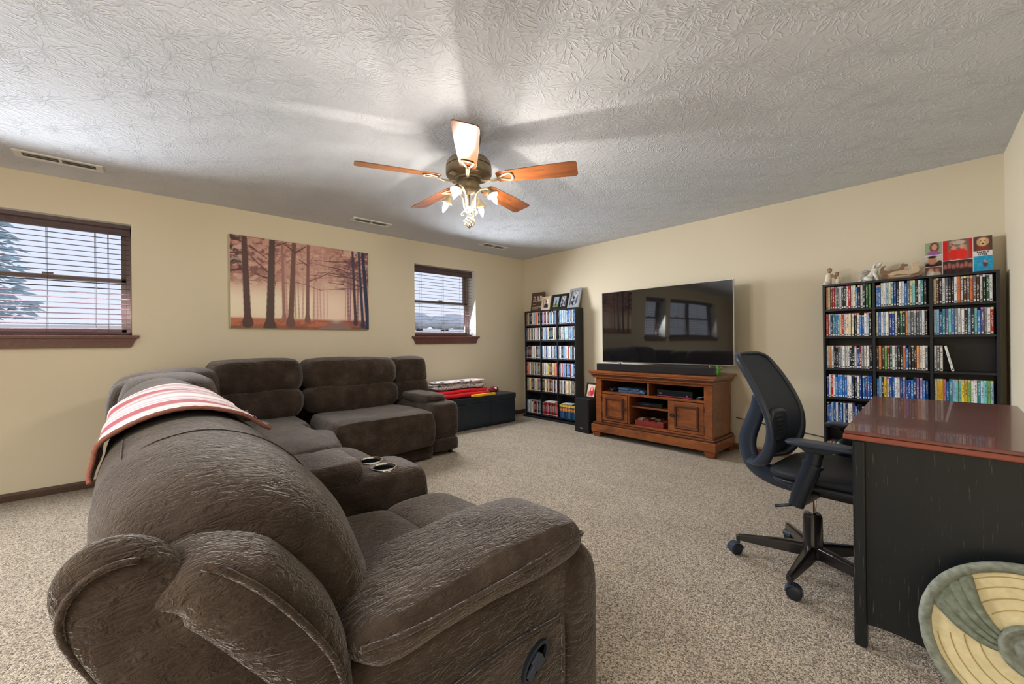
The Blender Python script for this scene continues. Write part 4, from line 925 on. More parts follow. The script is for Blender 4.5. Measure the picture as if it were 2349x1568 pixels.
# ------------------------------------------------------------------ speaker by the stand with a picture frame on top
g = thing('floor_speaker', 'black box speaker on the carpet between bookcase and TV stand', 'speaker', (1.545, -.375, 0), R(-4))
B(-.115, .115, -.135, .155, .006, .42).build('cabinet', M['black'], g, bevel=.004)
B(-.108, .108, -.145, -.1355, .02, .405).build('front_grille', M['grille'], g, bevel=.003)
m = MB()
for k, w in enumerate((.008, .006, .008, .006)): m.box(-.02 + k * .011, -.02 + k * .011 + w, -.1462, -.1448, .055, .062)
m.build('maker_mark', M['greyframe'], g)
for a in (-.09, .09):
    for b in (-.11, .13): MB().lathe([(.012, 0), (.012, .007)], 8, (a, b, 0)).build('foot', M['bplastic'], g)
def photo(nu, nv, kind, seed=0):
    u, v = np.meshgrid(np.linspace(0, 1, nu), np.linspace(0, 1, nv)); n = vnoise(u, v, 5, seed, 3)
    img = np.ones((nv, nu, 3))
    def el(cx, cy, rx, ry, col, al=1.0, e=.25):
        nonlocal img; img = over(img, smooth(1 + e, 1 - e, np.hypot((u - cx) / rx, (v - cy) / ry)) * al, col)
    if kind == 'man':
        img = img * np.array(lin((196, 178, 160))); img = over(img, smooth(.45, .6, u) * smooth(.3, .5, v), (236, 232, 226)); el(.5, .1, .42, .42, (40, 38, 44)); el(.48, .66, .15, .20, (176, 132, 112)); el(.48, .8, .16, .1, (50, 40, 36))
    elif kind == 'stand':
        img = img * np.array(lin((150, 170, 180))); img = over(img, smooth(.35, .25, v), (110, 128, 84)); el(.5, .42, .12, .30, (48, 50, 60)); el(.5, .76, .07, .08, (186, 150, 128))
    elif kind == 'pair':
        img = img * np.array(lin((120, 132, 140))); el(.36, .3, .2, .42, (36, 40, 56)); el(.64, .28, .2, .38, (58, 66, 96)); el(.38, .74, .09, .1, (196, 160, 140)); el(.63, .68, .09, .1, (196, 160, 140)); img = over(img, smooth(.52, .6, n) * .5, (210, 212, 214))
    elif kind == 'red':
        img = img * np.array(lin((198, 176, 160))); el(.62, .4, .34, .42, (176, 36, 52)); el(.58, .62, .14, .16, (206, 160, 142)); el(.3, .2, .2, .2, (150, 96, 80))
    elif kind == 'girl':
        img = img * np.array(lin((150, 166, 130))); el(.55, .6, .28, .42, (96, 40, 26)); el(.55, .62, .17, .24, (214, 150, 126)); el(.5, .08, .4, .26, (150, 96, 150))
    elif kind == 'manface':
        img = img * np.array(lin((202, 190, 182))); el(.5, .1, .6, .30, (28, 26, 30)); el(.42, .55, .27, .36, (190, 128, 104)); el(.42, .86, .27, .12, (40, 30, 28)); el(.85, .3, .14, .22, (60, 44, 38))
    elif kind == 'couple':
        img = img * np.array(lin((116, 70, 52))); el(.32, .2, .26, .42, (226, 220, 208)); el(.7, .15, .22, .36, (196, 180, 168)); el(.34, .72, .13, .16, (206, 150, 120)); el(.7, .68, .12, .15, (186, 120, 90))
    elif kind == 'redshirts':
        img = img * np.array(lin((120, 96, 84))); img = over(img, smooth(.22, .14, u) + smooth(.86, .92, u), (208, 34, 28)); img = over(img, smooth(.5, .56, vnoise(u, v, 9, 3, 2)) * .8 * (smooth(.2, .26, u)) * smooth(.7, .6, np.abs(u - .5) * 2 - .0), (176, 160, 146))
        el(.38, .26, .20, .28, (222, 40, 30)); el(.66, .26, .18, .28, (228, 46, 34)); el(.38, .62, .08, .11, (214, 150, 120)); el(.65, .64, .08, .11, (220, 160, 130)); el(.55, .85, .22, .10, (196, 180, 164))
    elif kind == 'crowd':
        img = img * np.array(lin((70, 44, 44)))
        for k in range(7): el(.08 + k * .14, .55 + .1 * (k % 2), .06, .2, (170, 104, 90)); el(.08 + k * .14, .1, .09, .35, (70, 28, 34) if k % 2 else (34, 30, 38))
    elif kind == 'dog':
        img = img * np.array(lin((90, 62, 58))); el(.5, .12, .34, .30, (136, 62, 42)); el(.5, .62, .30, .30, (226, 190, 148)); el(.28, .62, .1, .22, (204, 160, 112)); el(.72, .62, .1, .22, (204, 160, 112)); el(.5, .48, .07, .06, (40, 26, 24)); el(.4, .68, .035, .04, (36, 24, 22)); el(.6, .68, .035, .04, (36, 24, 22))
    elif kind == 'pool':
        img = img * np.array(lin((34, 150, 196))); img = over(img, smooth(.5, .62, vnoise(u, v * 2, 7, 9, 3)) * .5, (70, 184, 220)); el(.62, .5, .14, .18, (70, 66, 90)); el(.6, .66, .07, .08, (196, 150, 130)); el(.7, .6, .06, .07, (180, 130, 120)); img = over(img, smooth(.12, .05, v) * .7, (20, 110, 170))
    return np.concatenate([np.clip(img, 0, 1), np.ones((nv, nu, 1))], 2)
def frame(name, label, loc, rz, w, h, fw, mat, pics, lean=12, depth=.016, wallmat=None, matw=.0):
    """leaning picture frame: local x along the width, leaning back; pics: list of (x0, x1, z0, z1, kind)"""
    t = thing(name, label, 'picture frame', loc, rz); Rm = Matrix.Rotation(R(-lean), 4, 'X')
    fm = MB()
    for a, b, c, d in ((-w / 2, -w / 2 + fw, 0, h), (w / 2 - fw, w / 2, 0, h), (-w / 2 + fw, w / 2 - fw, 0, fw), (-w / 2 + fw, w / 2 - fw, h - fw, h)): fm.box(a, b, -depth, 0, c, d)
    if len(pics) == 2: fm.box(-fw * .4, fw * .4, -depth, 0, fw, h - fw)
    fm.xform(Rm).build('frame_moulding', mat, t, bevel=.002)
    B(-w / 2 + fw * .5, w / 2 - fw * .5, -.006, -.001, fw * .5, h - fw * .5).xform(Rm).build('backing', wallmat or M['dark'], t)
    for (x0, x1, z0, z1, kd) in pics:
        o = print_sheet('photo', M['gloss'], photo(26, 34, kd, 3), x1 - x0, z1 - z0, t, lambda a, b: tuple(Rm @ Vector((x0 + a, -.0066, z0 + b))))
    st_ = MB(); st_.add([tuple(Rm @ Vector((-.012, 0, h * .75))), tuple(Rm @ Vector((.012, 0, h * .75))), (.018, math.sin(R(lean)) * h * .75 + h * .28, .002), (-.018, math.sin(R(lean)) * h * .75 + h * .28, .002),
        tuple(Rm @ Vector((-.012, .003, h * .75))), tuple(Rm @ Vector((.012, .003, h * .75))), (.018, math.sin(R(lean)) * h * .75 + h * .28 + .004, 0.0), (-.018, math.sin(R(lean)) * h * .75 + h * .28 + .004, 0.0)],
        [(0, 1, 2, 3), (7, 6, 5, 4), (0, 4, 5, 1), (1, 5, 6, 2), (2, 6, 7, 3), (3, 7, 4, 0)])
    st_.build('easel_leg', M['dark'], t)
    return t
frame('picture_frame', 'small dark frame with a pink-red photo on the floor speaker', (1.585, -.40, .421), R(-8), .17, .19, .018, M['redframe'], [(-.062, .062, .023, .167, 'red')], lean=14, wallmat=M['cream'])

# ------------------------------------------------------------------ storage bench with blankets
t = thing('storage_bench', 'long navy-black upholstered storage bench along the window wall', 'bench', (.235, -1.26, 0))
B(-.19, .19, -.70, .655, .004, .335).build('box_body', M['leather'], t, bevel=.006)
B(-.20, .20, -.715, .67, .336, .415).build('padded_lid', M['leather'], t, bevel=.014, seg=3)
for y in (-.235, .21): B(.1895, .1912, y - .002, y + .002, .01, .33).build('panel_seam', M['dark'], t)
def folded(name, label, cat, loc, w, l, layers, mats, seedv, lift=.012):
    """folded cloth: layers stacked as soft pads with a rolled front edge"""
    t = thing(name, label, cat, loc)
    z = 0.001
    for k in range(layers):
        m = MB(); h = lift * (1 + .4 * math.sin(k * 2 + seedv)); sh = .012 * math.sin(k * 3.1 + seedv)
        m.sbox((sh, sh * 1.2, z + h), (w / 2 - .008 * (k % 2), l / 2 - .012 * k, h), (5, 5, 2.2), 12); m.rough(.010, 7, seedv + k)
        zmin = min(p[2] for p in m.v); m.v = [(a, b, c - min(0, zmin - z)) if True else 0 for a, b, c in m.v]
        m.build('fold', mats[k % len(mats)], t, smooth=180); z += 2 * h * .86
    return t, z
def m_patch_blanket():
    m, nt, b = nmat('grey_patterned_blanket'); v = objco(nt, (1, 1, 1))
    w = noise_n(nt, v, 13, 3, .55, 1.4)
    c = ramp(nt, w, [(.36, (.03, .03, .05)), (.42, (.30, .29, .30)), (.47, (.66, .63, .60)), (.54, (.70, .67, .64)), (.58, (.42, .10, .07)), (.63, (.62, .60, .58)), (.72, (.10, .12, .18))])
    lk(nt, c, b.inputs['Base Color']); b.inputs['Roughness'].default_value = .95; bump(nt, b, noise_n(nt, v, 240, 2), .5, .002); return m
M['patchb'] = m_patch_blanket()
folded('red_fleece_blanket', 'folded red fleece blanket on the storage bench, lowest of the pile', 'blanket', (.285, -1.43, .4155), .21, .86, 2, [M['red'], M['red']], 1.0, .022)
m = MB(); m.sbox((.424, -1.17, .434), (.017, .21, .017), (3, 5, 2.4), 10); m.rough(.004, 9, 3); tag(m.build('yellow_fleece_edge', M['yellow'], None, smooth=180), 'yellow fleece roll along the front of the red blanket', 'blanket')
folded('patterned_blanket', 'folded grey and white patterned blanket topping the bench pile', 'blanket', (.20, -1.45, .521), .23, .86, 3, [M['patchb']], 2.0, .020)
g = thing('toy_football', 'small maroon toy football on the end of the bench', 'ball', (.30, -.895, .4155))
m = MB(); m.lathe([(.0005, -.105), (.025, -.090), (.043, -.052), (.050, 0), (.043, .052), (.025, .090), (.0005, .105)], 20, (0, 0, .0515), 'Y'); m.xform(Matrix.Rotation(R(16), 4, 'Z')); m.build('ball_body', M['maroon'], g, smooth=180)
m = MB(); m.grid(lambda a, b: (.0508 * math.cos(R(15 + 38 * b)), -.022 + .04 * a, .0515 + .0508 * math.sin(R(15 + 38 * b))), 4, 4); m.build('white_patch', M['patch'], g)

# ------------------------------------------------------------------ two media bookcases
ROWZ = [1.378, 1.148, .880, .633, .398, .062]      # board tops the cases stand on, top row first
BW, BD, BH, TH = .984, .165, 1.592, .017
def bookcase(label, loc):
    t = thing('media_bookcase', label, 'bookcase', loc)
    k = M['black']
    for s in (-1, 1):
        x = s * (BW / 2 - TH / 2); B(x - TH / 2, x + TH / 2, -BD / 2, BD / 2, .030, BH - TH - .0005).build('side_panel', k, t, bevel=.0015)
    for s in (-1, 1):
        x = s * BAYP / 2; B(x - TH / 2, x + TH / 2, -BD / 2 + .001, BD / 2 - .006, .031, BH - TH - .0005).build('divider', k, t, bevel=.0015)
    B(-BW / 2, BW / 2, -BD / 2, BD / 2, BH - TH, BH).build('top_board', k, t, bevel=.0015)
    B(-BW / 2 - .02, BW / 2 + .02, -BD / 2 - .03, BD / 2 + .01, .0, .029).build('plinth', k, t, bevel=.003)
    B(-BW / 2 + TH, BW / 2 - TH, BD / 2 - .006, BD / 2 - .001, .03, BH - TH).build('back_panel', k, t)
    for i in range(3):
        cx = (i - 1) * BAYP; w = BAYP / 2 - TH / 2 - .0008
        for z in ROWZ: B(cx - w, cx + w, -BD / 2 + .004, BD / 2 - .007, z - .016, z).build('shelf', k, t, bevel=.001)
    return t
BAYP = (BW - TH) / 3
BIGC = (4.398, -.122); SMC = (.712, -.118)
bookcase('tall black bookcase full of DVDs in the corner behind the desk', (*BIGC, 0))
bookcase('tall black bookcase full of DVDs between the bench and the TV stand', (*SMC, 0))
PAL = {'black': [(14, 15, 18), (24, 26, 30), (34, 36, 44)], 'white': [(226, 226, 226), (212, 216, 224), (236, 234, 228)], 'grey': [(120, 126, 134), (92, 98, 108), (150, 156, 164)],
       'blue': [(28, 70, 150), (40, 110, 190), (60, 130, 206), (24, 46, 96)], 'pale blue': [(150, 190, 220), (176, 208, 228)], 'red': [(170, 24, 34), (196, 40, 44), (120, 18, 26)], 'yellow': [(226, 184, 50), (232, 206, 70)],
       'orange': [(216, 110, 50), (226, 150, 90)], 'green': [(50, 120, 80), (120, 180, 90), (30, 80, 60)], 'teal': [(40, 130, 140), (120, 196, 196)], 'brown': [(70, 46, 36), (110, 74, 52)], 'cream': [(226, 214, 186), (206, 190, 150)], 'purple': [(90, 70, 130), (130, 110, 160)], 'pink': [(206, 150, 160), (196, 110, 120)]}
MIX = {'dark': 'black black black black black black grey grey white white white white red brown blue pale_blue orange cream green', 'cool': 'black black black black grey grey white white white pale_blue pale_blue blue purple red teal cream',
       'kids': 'blue blue blue blue blue blue blue pale_blue pale_blue white white yellow red purple black', 'pastel': 'pale_blue pale_blue white teal green purple blue pink red green yellow cream pale_blue',
       'windowlit': 'white pale_blue pale_blue grey white grey blue pale_blue black white', 'warm': 'cream cream brown brown black red orange white white yellow green grey', 'set': 'brown red black black red brown'}  # bluish white mix stands in for window light reflecting off the cases
MIX = {k: [w.replace('_', ' ') for w in v.split()] for k, v in MIX.items()}
def case_mesh(h, wd=.0142, dp=.132):
    m = MB(); c = .0022
    prof = [(-wd / 2, dp), (-wd / 2, c), (-wd / 2 + c, 0), (wd / 2 - c, 0), (wd / 2, c), (wd / 2, dp)]
    m.add([(x, y, 0) for x, y in prof] + [(x, y, h) for x, y in prof], [tuple(range(6))[::-1], tuple(range(6, 12))] + [(i, (i + 1) % 6, 6 + (i + 1) % 6, 6 + i) for i in range(6)])
    return m
dvd_src = None; blu_src = None; N_DVD = 0
ORD = 'first second third fourth fifth sixth seventh eighth ninth tenth eleventh twelfth thirteenth fourteenth fifteenth sixteenth seventeenth eighteenth nineteenth twentieth twenty-first'.split()
ROWN = ['top', 'second', 'third', 'fourth', 'fifth', 'lowest']
def place_case(x, y, z, col, tall, label, group, lean=0.0):
    global dvd_src, blu_src, N_DVD
    src = dvd_src if tall else blu_src
    if src is None:
        src = case_mesh(.190 if tall else .172).build('dvd_case', M['spine'])
        if tall: dvd_src = src
        else: blu_src = src
        o = src
    else:
        o = src.copy(); COL.objects.link(o)
    o.location = (x, y, z); o.rotation_euler = (0, lean, random.uniform(-.012, .012)); o.color = (*lin(col), 1)
    tag(o, label, 'dvd case', group); N_DVD += 1
    return o
def fill(cx, cy, z, mix, n, name_fn, group, start=0, rnd=None, bluray=.18, w=None):
    half = BAYP / 2 - TH / 2 - .002; x = cx - half + .0085 + start; cnt = 0; pit = .01515
    while cnt < n and x < cx + half - .0078:
        cn = rnd.choice(MIX[mix]); col = rnd.choice(PAL[cn]); tall = rnd.random() > bluray or cn not in ('blue', 'pale blue', 'black')
        if not tall: cn, col = 'blue', rnd.choice(PAL['blue'][:3])
        place_case(x, cy - BD / 2 + .012 + rnd.uniform(0, .010), z + .0004, col, tall, name_fn(cn, cnt), group)
        x += pit + (rnd.random() < .05) * .004; cnt += 1
rnd = random.Random(17)
BAYB = ['TV-side', 'middle', 'corner']
GB = 'DVD cases in the bookcase behind the desk'
plan = {0: ('dark', 'cool', 'dark'), 1: ('cool', 'dark', 'cool'), 2: ('dark', 'dark', 'dark'), 3: ('kids', 'kids', 'pastel'), 4: ('kids', None, None), 5: ('warm', None, None)}
for r in range(6):
    for b in range(3):
        mx = plan[r][b]
        if not mx: continue
        n = 21
        if r == 2 and b == 2: n = 3
        fill(BIGC[0] + (b - 1) * BAYP, BIGC[1], ROWZ[r], mx, n, lambda c, i, r=r, b=b: '%s DVD case, %s from the TV side, %s row, %s bay, desk bookcase' % (c, ORD[i], ROWN[r], BAYB[b]), GB, rnd=rnd, bluray=.10 if r < 3 else .3)
lx = BIGC[0] + BAYP - (BAYP / 2 - TH / 2) + .062
place_case(lx + .038, BIGC[1] - BD / 2 + .014, ROWZ[2] + .0028, (222, 222, 214), True, 'white DVD case leaning alone beside three dark ones, third row, desk bookcase', GB, lean=-.20)
# nearer bays of the corner bookcase, top two rows: singly; the rest of that bookcase as rows nobody could count in the photo
GS = 'DVD cases in the corner bookcase by the bench'
fill(SMC[0] + BAYP, SMC[1], ROWZ[0], 'windowlit', 20, lambda c, i: '%s DVD case, %s from the window side, top row, TV-side bay, bench bookcase' % (c, ORD[i]), GS, rnd=rnd, bluray=.05)
left = 300 - N_DVD
if left > 6: fill(SMC[0] + BAYP, SMC[1], ROWZ[1], 'windowlit', min(left, 20), lambda c, i: '%s DVD case, %s from the window side, second row, TV-side bay, bench bookcase' % (c, ORD[i]), GS, rnd=rnd, bluray=.05)
sm = MB(); cols = []; uvs = []
def stuff_row(cx, cy, z, mix, start=0):
    half = BAYP / 2 - TH / 2 - .002; x = cx - half + .0085 + start
    while x < cx + half - .0078:
        cn = rnd.choice(MIX[mix]); col = rnd.choice(PAL[cn]); h = .19 if rnd.random() > .12 else .172; y0 = cy - BD / 2 + .012 + rnd.uniform(0, .010)
        sm.box(x - .0071, x + .0071, y0, y0 + .13, z + .0004, z + h)
        cols.extend([(*lin(col), 1)] * 8); uvs.append(h); x += .01515
splan = {0: ('dark', 'cool', None), 1: ('dark', 'cool', 'windowlit'), 2: ('dark', 'windowlit', 'cool'), 3: ('warm', 'warm', 'kids'), 4: ('warm', 'warm', 'warm'), 5: ('dark', 'set', None)}
for r in range(6):
    for b in range(3):
        if splan[r][b] is None: continue
        if r == 1 and b == 2:
            if left > 6:
                if left < 18: stuff_row(SMC[0] + BAYP, SMC[1], ROWZ[1], 'windowlit', .0152 * left)
                continue
        stuff_row(SMC[0] + (b - 1) * BAYP, SMC[1], ROWZ[r], splan[r][b])
rows = sm.build('dvd_rows', M['spinestuff'], None, colors=np.array(cols), recalc=False)
uvl = rows.data.uv_layers.new(name='spine')
for p in rows.data.polygons:
    k = p.vertices[0] // 8; v0 = rows.data.vertices[k * 8].co; v7 = rows.data.vertices[k * 8 + 7].co
    for li in p.loop_indices:
        co = rows.data.vertices[rows.data.loops[li].vertex_index].co; uvl.data[li].uv = ((co.x - v0.x) / (v7.x - v0.x), (co.z - v0.z) / (v7.z - v0.z))
tag(rows, 'tightly packed rows of DVD cases filling the bench bookcase', 'dvd cases', None, 'stuff')
# boxed set with orange and blue spines at the bottom, flat cases on top of the lowest row
for i in range(10):
    x = SMC[0] + BAYP - .128 + i * .0285
    t = thing('boxed_season', 'blue and orange boxed set, %s from the window side, lowest row, bench bookcase' % ORD[i], 'boxed set', (x, SMC[1] - BD / 2 + .014, ROWZ[5] + .0004), group='boxed sets in the lowest row')
    B(-.0132, .0132, 0, .13, 0, .190).build('slipcase', plain('set_blue_%d' % i, lin([(24, 60, 130), (30, 90, 120), (60, 90, 70), (30, 40, 60)][i % 4]), .35), t, bevel=.0015)
    B(-.0122, .0122, -.0006, .0, .155, .188).build('yellow_band', M['leafy'], t)
    m = MB(); m.lathe([(.011, 0), (.011, .0010)], 14, (0, 0, 0), 'Y'); m.xform(Matrix.Translation((0, .0002, .118)) @ Matrix.Scale(2.4, 4, (0, 0, 1))); m.build('orange_oval', plain('set_orange_%d' % i, (.75, .22, .02), .4), t)
for b, w in ((0, .0), (1, .03), (2, -.02)):
    t = thing('flat_case', ['grey flat disc case lying on the lowest row, window-side bay', 'cream flat disc case lying on the lowest row, middle bay', 'grey flat disc case lying on the boxed sets'][b], 'disc case', (SMC[0] + (b - 1) * BAYP + w * .3, SMC[1] - .01, ROWZ[5] + .1908), R(90))
    B(-.066, .066, -.094, .094, 0, .0135).build('case', M['greyframe'] if b != 1 else M['cream'], t, bevel=.002)
    B(-.060, .060, -.088, .088, .0134, .0142).build('paper_insert', M['gplastic'] if b == 0 else M['patch'], t)

# ------------------------------------------------------------------ frames on the corner bookcase
zt = BH + .0005
t = thing('dad_sign', 'brown wooden DAD sign leaning at the window end of the bench bookcase', 'sign', (.395, -.10, zt), R(2)); Rm = Matrix.Rotation(R(-9), 4, 'X')
B(-.125, .125, -.018, 0, 0, .285).xform(Rm).build('board', M['dadwood'], t, bevel=.002)
def glyph(ch, x, z, w, h, s, y=-.0186):
    m = MB(); bx = lambda a, b, c, d: m.box(x + a * w, x + b * w, y, y + .0012, z + c * h, z + d * h)
    if ch == 'D':
        bx(.0, .36, 0, .09); bx(0, .36, .91, 1); bx(.08, .08 + s, .09, .91)
        arc = [(.32 + .0, .0), (.62, .03), (.86, .2), (.94, .5), (.86, .8), (.62, .97), (.32, 1.0)]; inn = [(.32, .14), (.52, .17), (.66, .3), (.70, .5), (.66, .7), (.52, .83), (.32, .86)]
        for k in range(6):
            q = [arc[k], arc[k + 1], inn[k + 1], inn[k]]; m.add([(x + a * w, y, z + b * h) for a, b in q] + [(x + a * w, y + .0012, z + b * h) for a, b in q], [(0, 1, 2, 3), (7, 6, 5, 4), (0, 4, 5, 1), (1, 5, 6, 2), (2, 6, 7, 3), (3, 7, 4, 0)])
    else:
        bx(-.02, .3, 0, .09); bx(.62, 1.02, 0, .09); bx(.26, .72, .30, .42)
        for q in ([(.08, .05), (.2, .05), (.5, .86), (.42, 1.0)], [(.70, .05), (.93, .05), (.60, 1.0), (.42, 1.0)]):
            m.add([(x + a * w, y, z + b * h) for a, b in q] + [(x + a * w, y + .0012, z + b * h) for a, b in q], [(0, 1, 2, 3), (7, 6, 5, 4), (0, 4, 5, 1), (1, 5, 6, 2), (2, 6, 7, 3), (3, 7, 4, 0)])
    return m
for k, ch in enumerate('DAD'):
    glyph(ch, -.088 + k * .064, .145, .056, .085, .26).xform(Rm).build('letter', M['lettering'], t)
m = MB(); rr = random.Random(3)
for z, L in ((.098, .06), (.058, .17), (.044, .16), (.030, .10)):
    x = -.09
    while x < -.09 + L: w = rr.uniform(.008, .02); m.box(x, x + w, -.0186, -.0178, z, z + .006); x += w + .005
m.xform(Rm).build('small_print', M['lettering'], t)
frame('picture_frame', 'cream wood frame with a portrait in front of the DAD sign', (.596, -.128, zt), R(3), .165, .205, .036, M['cream'], [(-.047, .047, .04, .165, 'man')], 9)
frame('picture_frame', 'wide black frame with two photos on the bench bookcase', (.838, -.12, zt), R(1), .30, .225, .03, M['redframe'], [(-.118, -.016, .032, .193, 'stand'), (.016, .118, .032, .193, 'pair')], 17, .02)
frame('picture_frame', 'silver grey frame with a photo at the TV end of the bench bookcase', (1.101, -.12, zt), R(-2), .205, .285, .034, M['greyframe'], [(-.068, .068, .036, .249, 'pair')], 17, .018)

# ------------------------------------------------------------------ on top of the big bookcase
def body(mb, c, h, k=2.4, n=8, **kw): return mb.sbox(c, h, k, n, **kw)
g = thing('couple_figurine', 'small carved figurine of two seated people leaning together on the bookcase', 'figurine', (3.935, -.135, zt), R(8))
m = MB(); m.tube([(0, 0, .012), (.0, 0, .05), (.004, 0, .09), (.006, 0, .105)], [(.030, .024), (.032, .024), (.028, .02), (.012, .01)], 12); m.build('cream_tunic', M['creamcloth'], g, smooth=180)
m = MB(); m.tube([(-.006, 0, .0), (-.006, -.004, .02), (.002, -.008, .03)], [(.036, .030), (.036, .030), (.02, .02)], 12); m.build('legs', M['resing'], g, smooth=180)
MB().sbox((.010, -.002, .125), (.016, .017, .021), 2.2, 8).build('head', M['skin'], g, smooth=180)
m = MB(); m.sbox((.010, .004, .132), (.0175, .016, .018), 2.2, 8); m.build('hair', M['hair'], g, smooth=180)
m = MB(); m.tube([(.02, -.012, .085), (.045, -.02, .065), (.062, -.014, .05)], [.011, .010, .009], 8); m.build('arm', M['skin'], g, smooth=180)
m = MB(); m.tube([(.064, -.004, .0), (.064, -.004, .035), (.062, -.003, .062), (.060, -.002, .072)], [(.026, .022), (.024, .02), (.018, .015), (.008, .008)], 12); m.build('child_tunic', M['creamcloth'], g, smooth=180)
MB().sbox((.058, -.004, .088), (.014, .014, .018), 2.2, 8).build('child_head', M['skin'], g, smooth=180); MB().sbox((.060, .001, .094), (.0148, .0138, .0155), 2.2, 8).build('child_hair', M['hair'], g, smooth=180)
g = thing('winged_dog_figurine', 'white winged dog figurine sitting on the bookcase top', 'figurine', (4.222, -.13, zt), R(-10))
m = MB(); m.tube([(-.045, 0, .022), (-.02, 0, .045), (.008, 0, .075), (.022, 0, .098), (.03, 0, .112)], [(.030, .026), (.036, .032), (.030, .028), (.022, .020), (.014, .014)], 12); m.build('torso', M['resin'], g, smooth=180)
m = MB(); m.sbox((.035, -.002, .128), (.023, .021, .021), 2.2, 8); m.tube([(.035, -.004, .127), (.052, -.010, .134), (.068, -.014, .142)], [.016, .012, .007], 8); m.build('head', M['resin'], g, smooth=180)
for s in (-1, 1):
    m = MB(); m.tube([(.030, s * .016, .142), (.020, s * .025, .125), (.016, s * .026, .105)], [(.008, .004), (.012, .005), (.007, .004)], 8); m.build('ear', M['resin'], g, smooth=180)
    m = MB(); m.tube([(.015, s * .017, .07), (.030, s * .018, .035), (.036, s * .018, .006), (.048, s * .018, .005)], [.014, .010, .009, .008], 8); m.build('front_leg', M['resin'], g, smooth=180)
    m = MB(); m.tube([(-.035, s * .026, .03), (-.01, s * .034, .018), (.012, s * .034, .007)], [.022, .016, .009], 8); m.build('hind_leg', M['resin'], g, smooth=180)
    m = MB()
    for k in range(6): m.tube([(-.004, s * .022, .082 - k * .004), (-.035 - k * .006, s * (.036 + k * .002), .092 - k * .013), (-.082 + k * .007, s * .044, .078 - k * .014)], [(.007, .003), (.008, .003), (.002, .001)], 6)
    m.build('wing', M['resing'], g, smooth=180)
m = MB(); m.tube([(-.07, 0, .02), (-.088, .006, .012), (-.092, .016, .008)], [.009, .007, .004], 8); m.build('tail', M['resin'], g, smooth=180)
# wooden rocking cut-outs
g = thing('rocking_dogs_ornament', 'two toned wooden rocking ornament with a dog and a duck cut-out', 'ornament', (4.372, -.135, zt), R(4))
dog = [(-.085, .030), (-.098, .055), (-.100, .088), (-.088, .112), (-.062, .116), (-.078, .098), (-.078, .078), (-.050, .070), (.0, .078), (.018, .094), (.020, .112), (.034, .122), (.040, .114), (.060, .112), (.062, .100), (.042, .094), (.036, .072), (.044, .052), (.020, .050), (-.040, .050), (-.062, .036)]
MB().prism(dog, -.010, .006, 'XZ').build('dog_cutout', M['walnut'], g, bevel=.002)
duck = [(-.060, .040), (-.020, .062), (.030, .066), (.070, .058), (.088, .075), (.080, .100), (.092, .120), (.118, .124), (.134, .110), (.132, .095), (.120, .085), (.128, .060), (.116, .038), (.080, .030), (.0, .036), (-.030, .028)]
MB().prism(duck, -.024, -.011, 'XZ').build('duck_cutout', M['oak'], g, bevel=.002)
MB().prism([(-.092, .0145), (-.05, .004), (.02, .0), (.09, .004), (.135, .0145), (.15, .040), (.125, .030), (.08, .018), (.02, .014), (-.05, .018), (-.085, .030)], -.030, .012, 'XZ').build('rocker', M['walnut'], g, bevel=.002)
MB().prism([(-.06, .0185), (.0, .0145), (.06, .0165), (.09, .028), (.0, .030), (-.05, .028)], -.012, .0, 'XZ').build('base_block', M['oak'], g, bevel=.002)
# photo collage panel
CW, CHh = .335, .262
t = thing('photo_collage', 'glossy family photo collage panel leaning on the bookcase by the corner', 'picture', (4.695, -.105, zt), R(0)); Rm = Matrix.Rotation(R(-7), 4, 'X')
B(-CW / 2, CW / 2, -.008, 0, 0, CHh).xform(Rm).build('panel', M['patch'], t, bevel=.001)
cells = [(0, .265, .63, 1, 'girl', 24, 24), (0, .265, .29, .615, 'manface', 24, 24), (0, .265, 0, .275, 'couple', 24, 20), (.278, .72, .42, 1, 'redshirts', 44, 40), (.278, .72, 0, .405, 'crowd', 40, 26), (.733, 1, .60, 1, 'dog', 26, 28), (.733, 1, 0, .455, 'pool', 26, 30)]
for a, b, c, d, kd, nu, nv in cells:
    print_sheet('photo', M['gloss'], photo(nu, nv, kd, 4), (b - a) * CW, (d - c) * CHh, t, lambda p, q, a=a, c=c: tuple(Rm @ Vector((-CW / 2 + a * CW + p, -.0086, c * CHh + q))))
def letters(txt, size, mat, parent, mw, name='lettering', extrude=.0004):
    cu = bpy.data.curves.new(name, 'FONT'); cu.body = txt; cu.size = size; cu.align_x = 'CENTER'; cu.extrude = extrude; cu.offset = size * .02
    o = bpy.data.objects.new('tmp_text', cu); COL.objects.link(o); dg = bpy.context.evaluated_depsgraph_get(); me = bpy.data.meshes.new_from_object(o.evaluated_get(dg)); bpy.data.objects.remove(o)
    me.materials.clear(); me.materials.append(mat); me.transform(mw); q = bpy.data.objects.new(name, me); COL.objects.link(q); q.parent = parent; return q
for k, wd in enumerate(('FAMILY', 'LOVE')):
    letters(wd, .018, M['dark'], t, Rm @ Matrix.Translation((-CW / 2 + .866 * CW, -.0088, .141 - k * .0)) @ Matrix.Translation((0, 0, -.0 if k == 0 else -.017)) @ Matrix.Rotation(R(90), 4, 'X'))

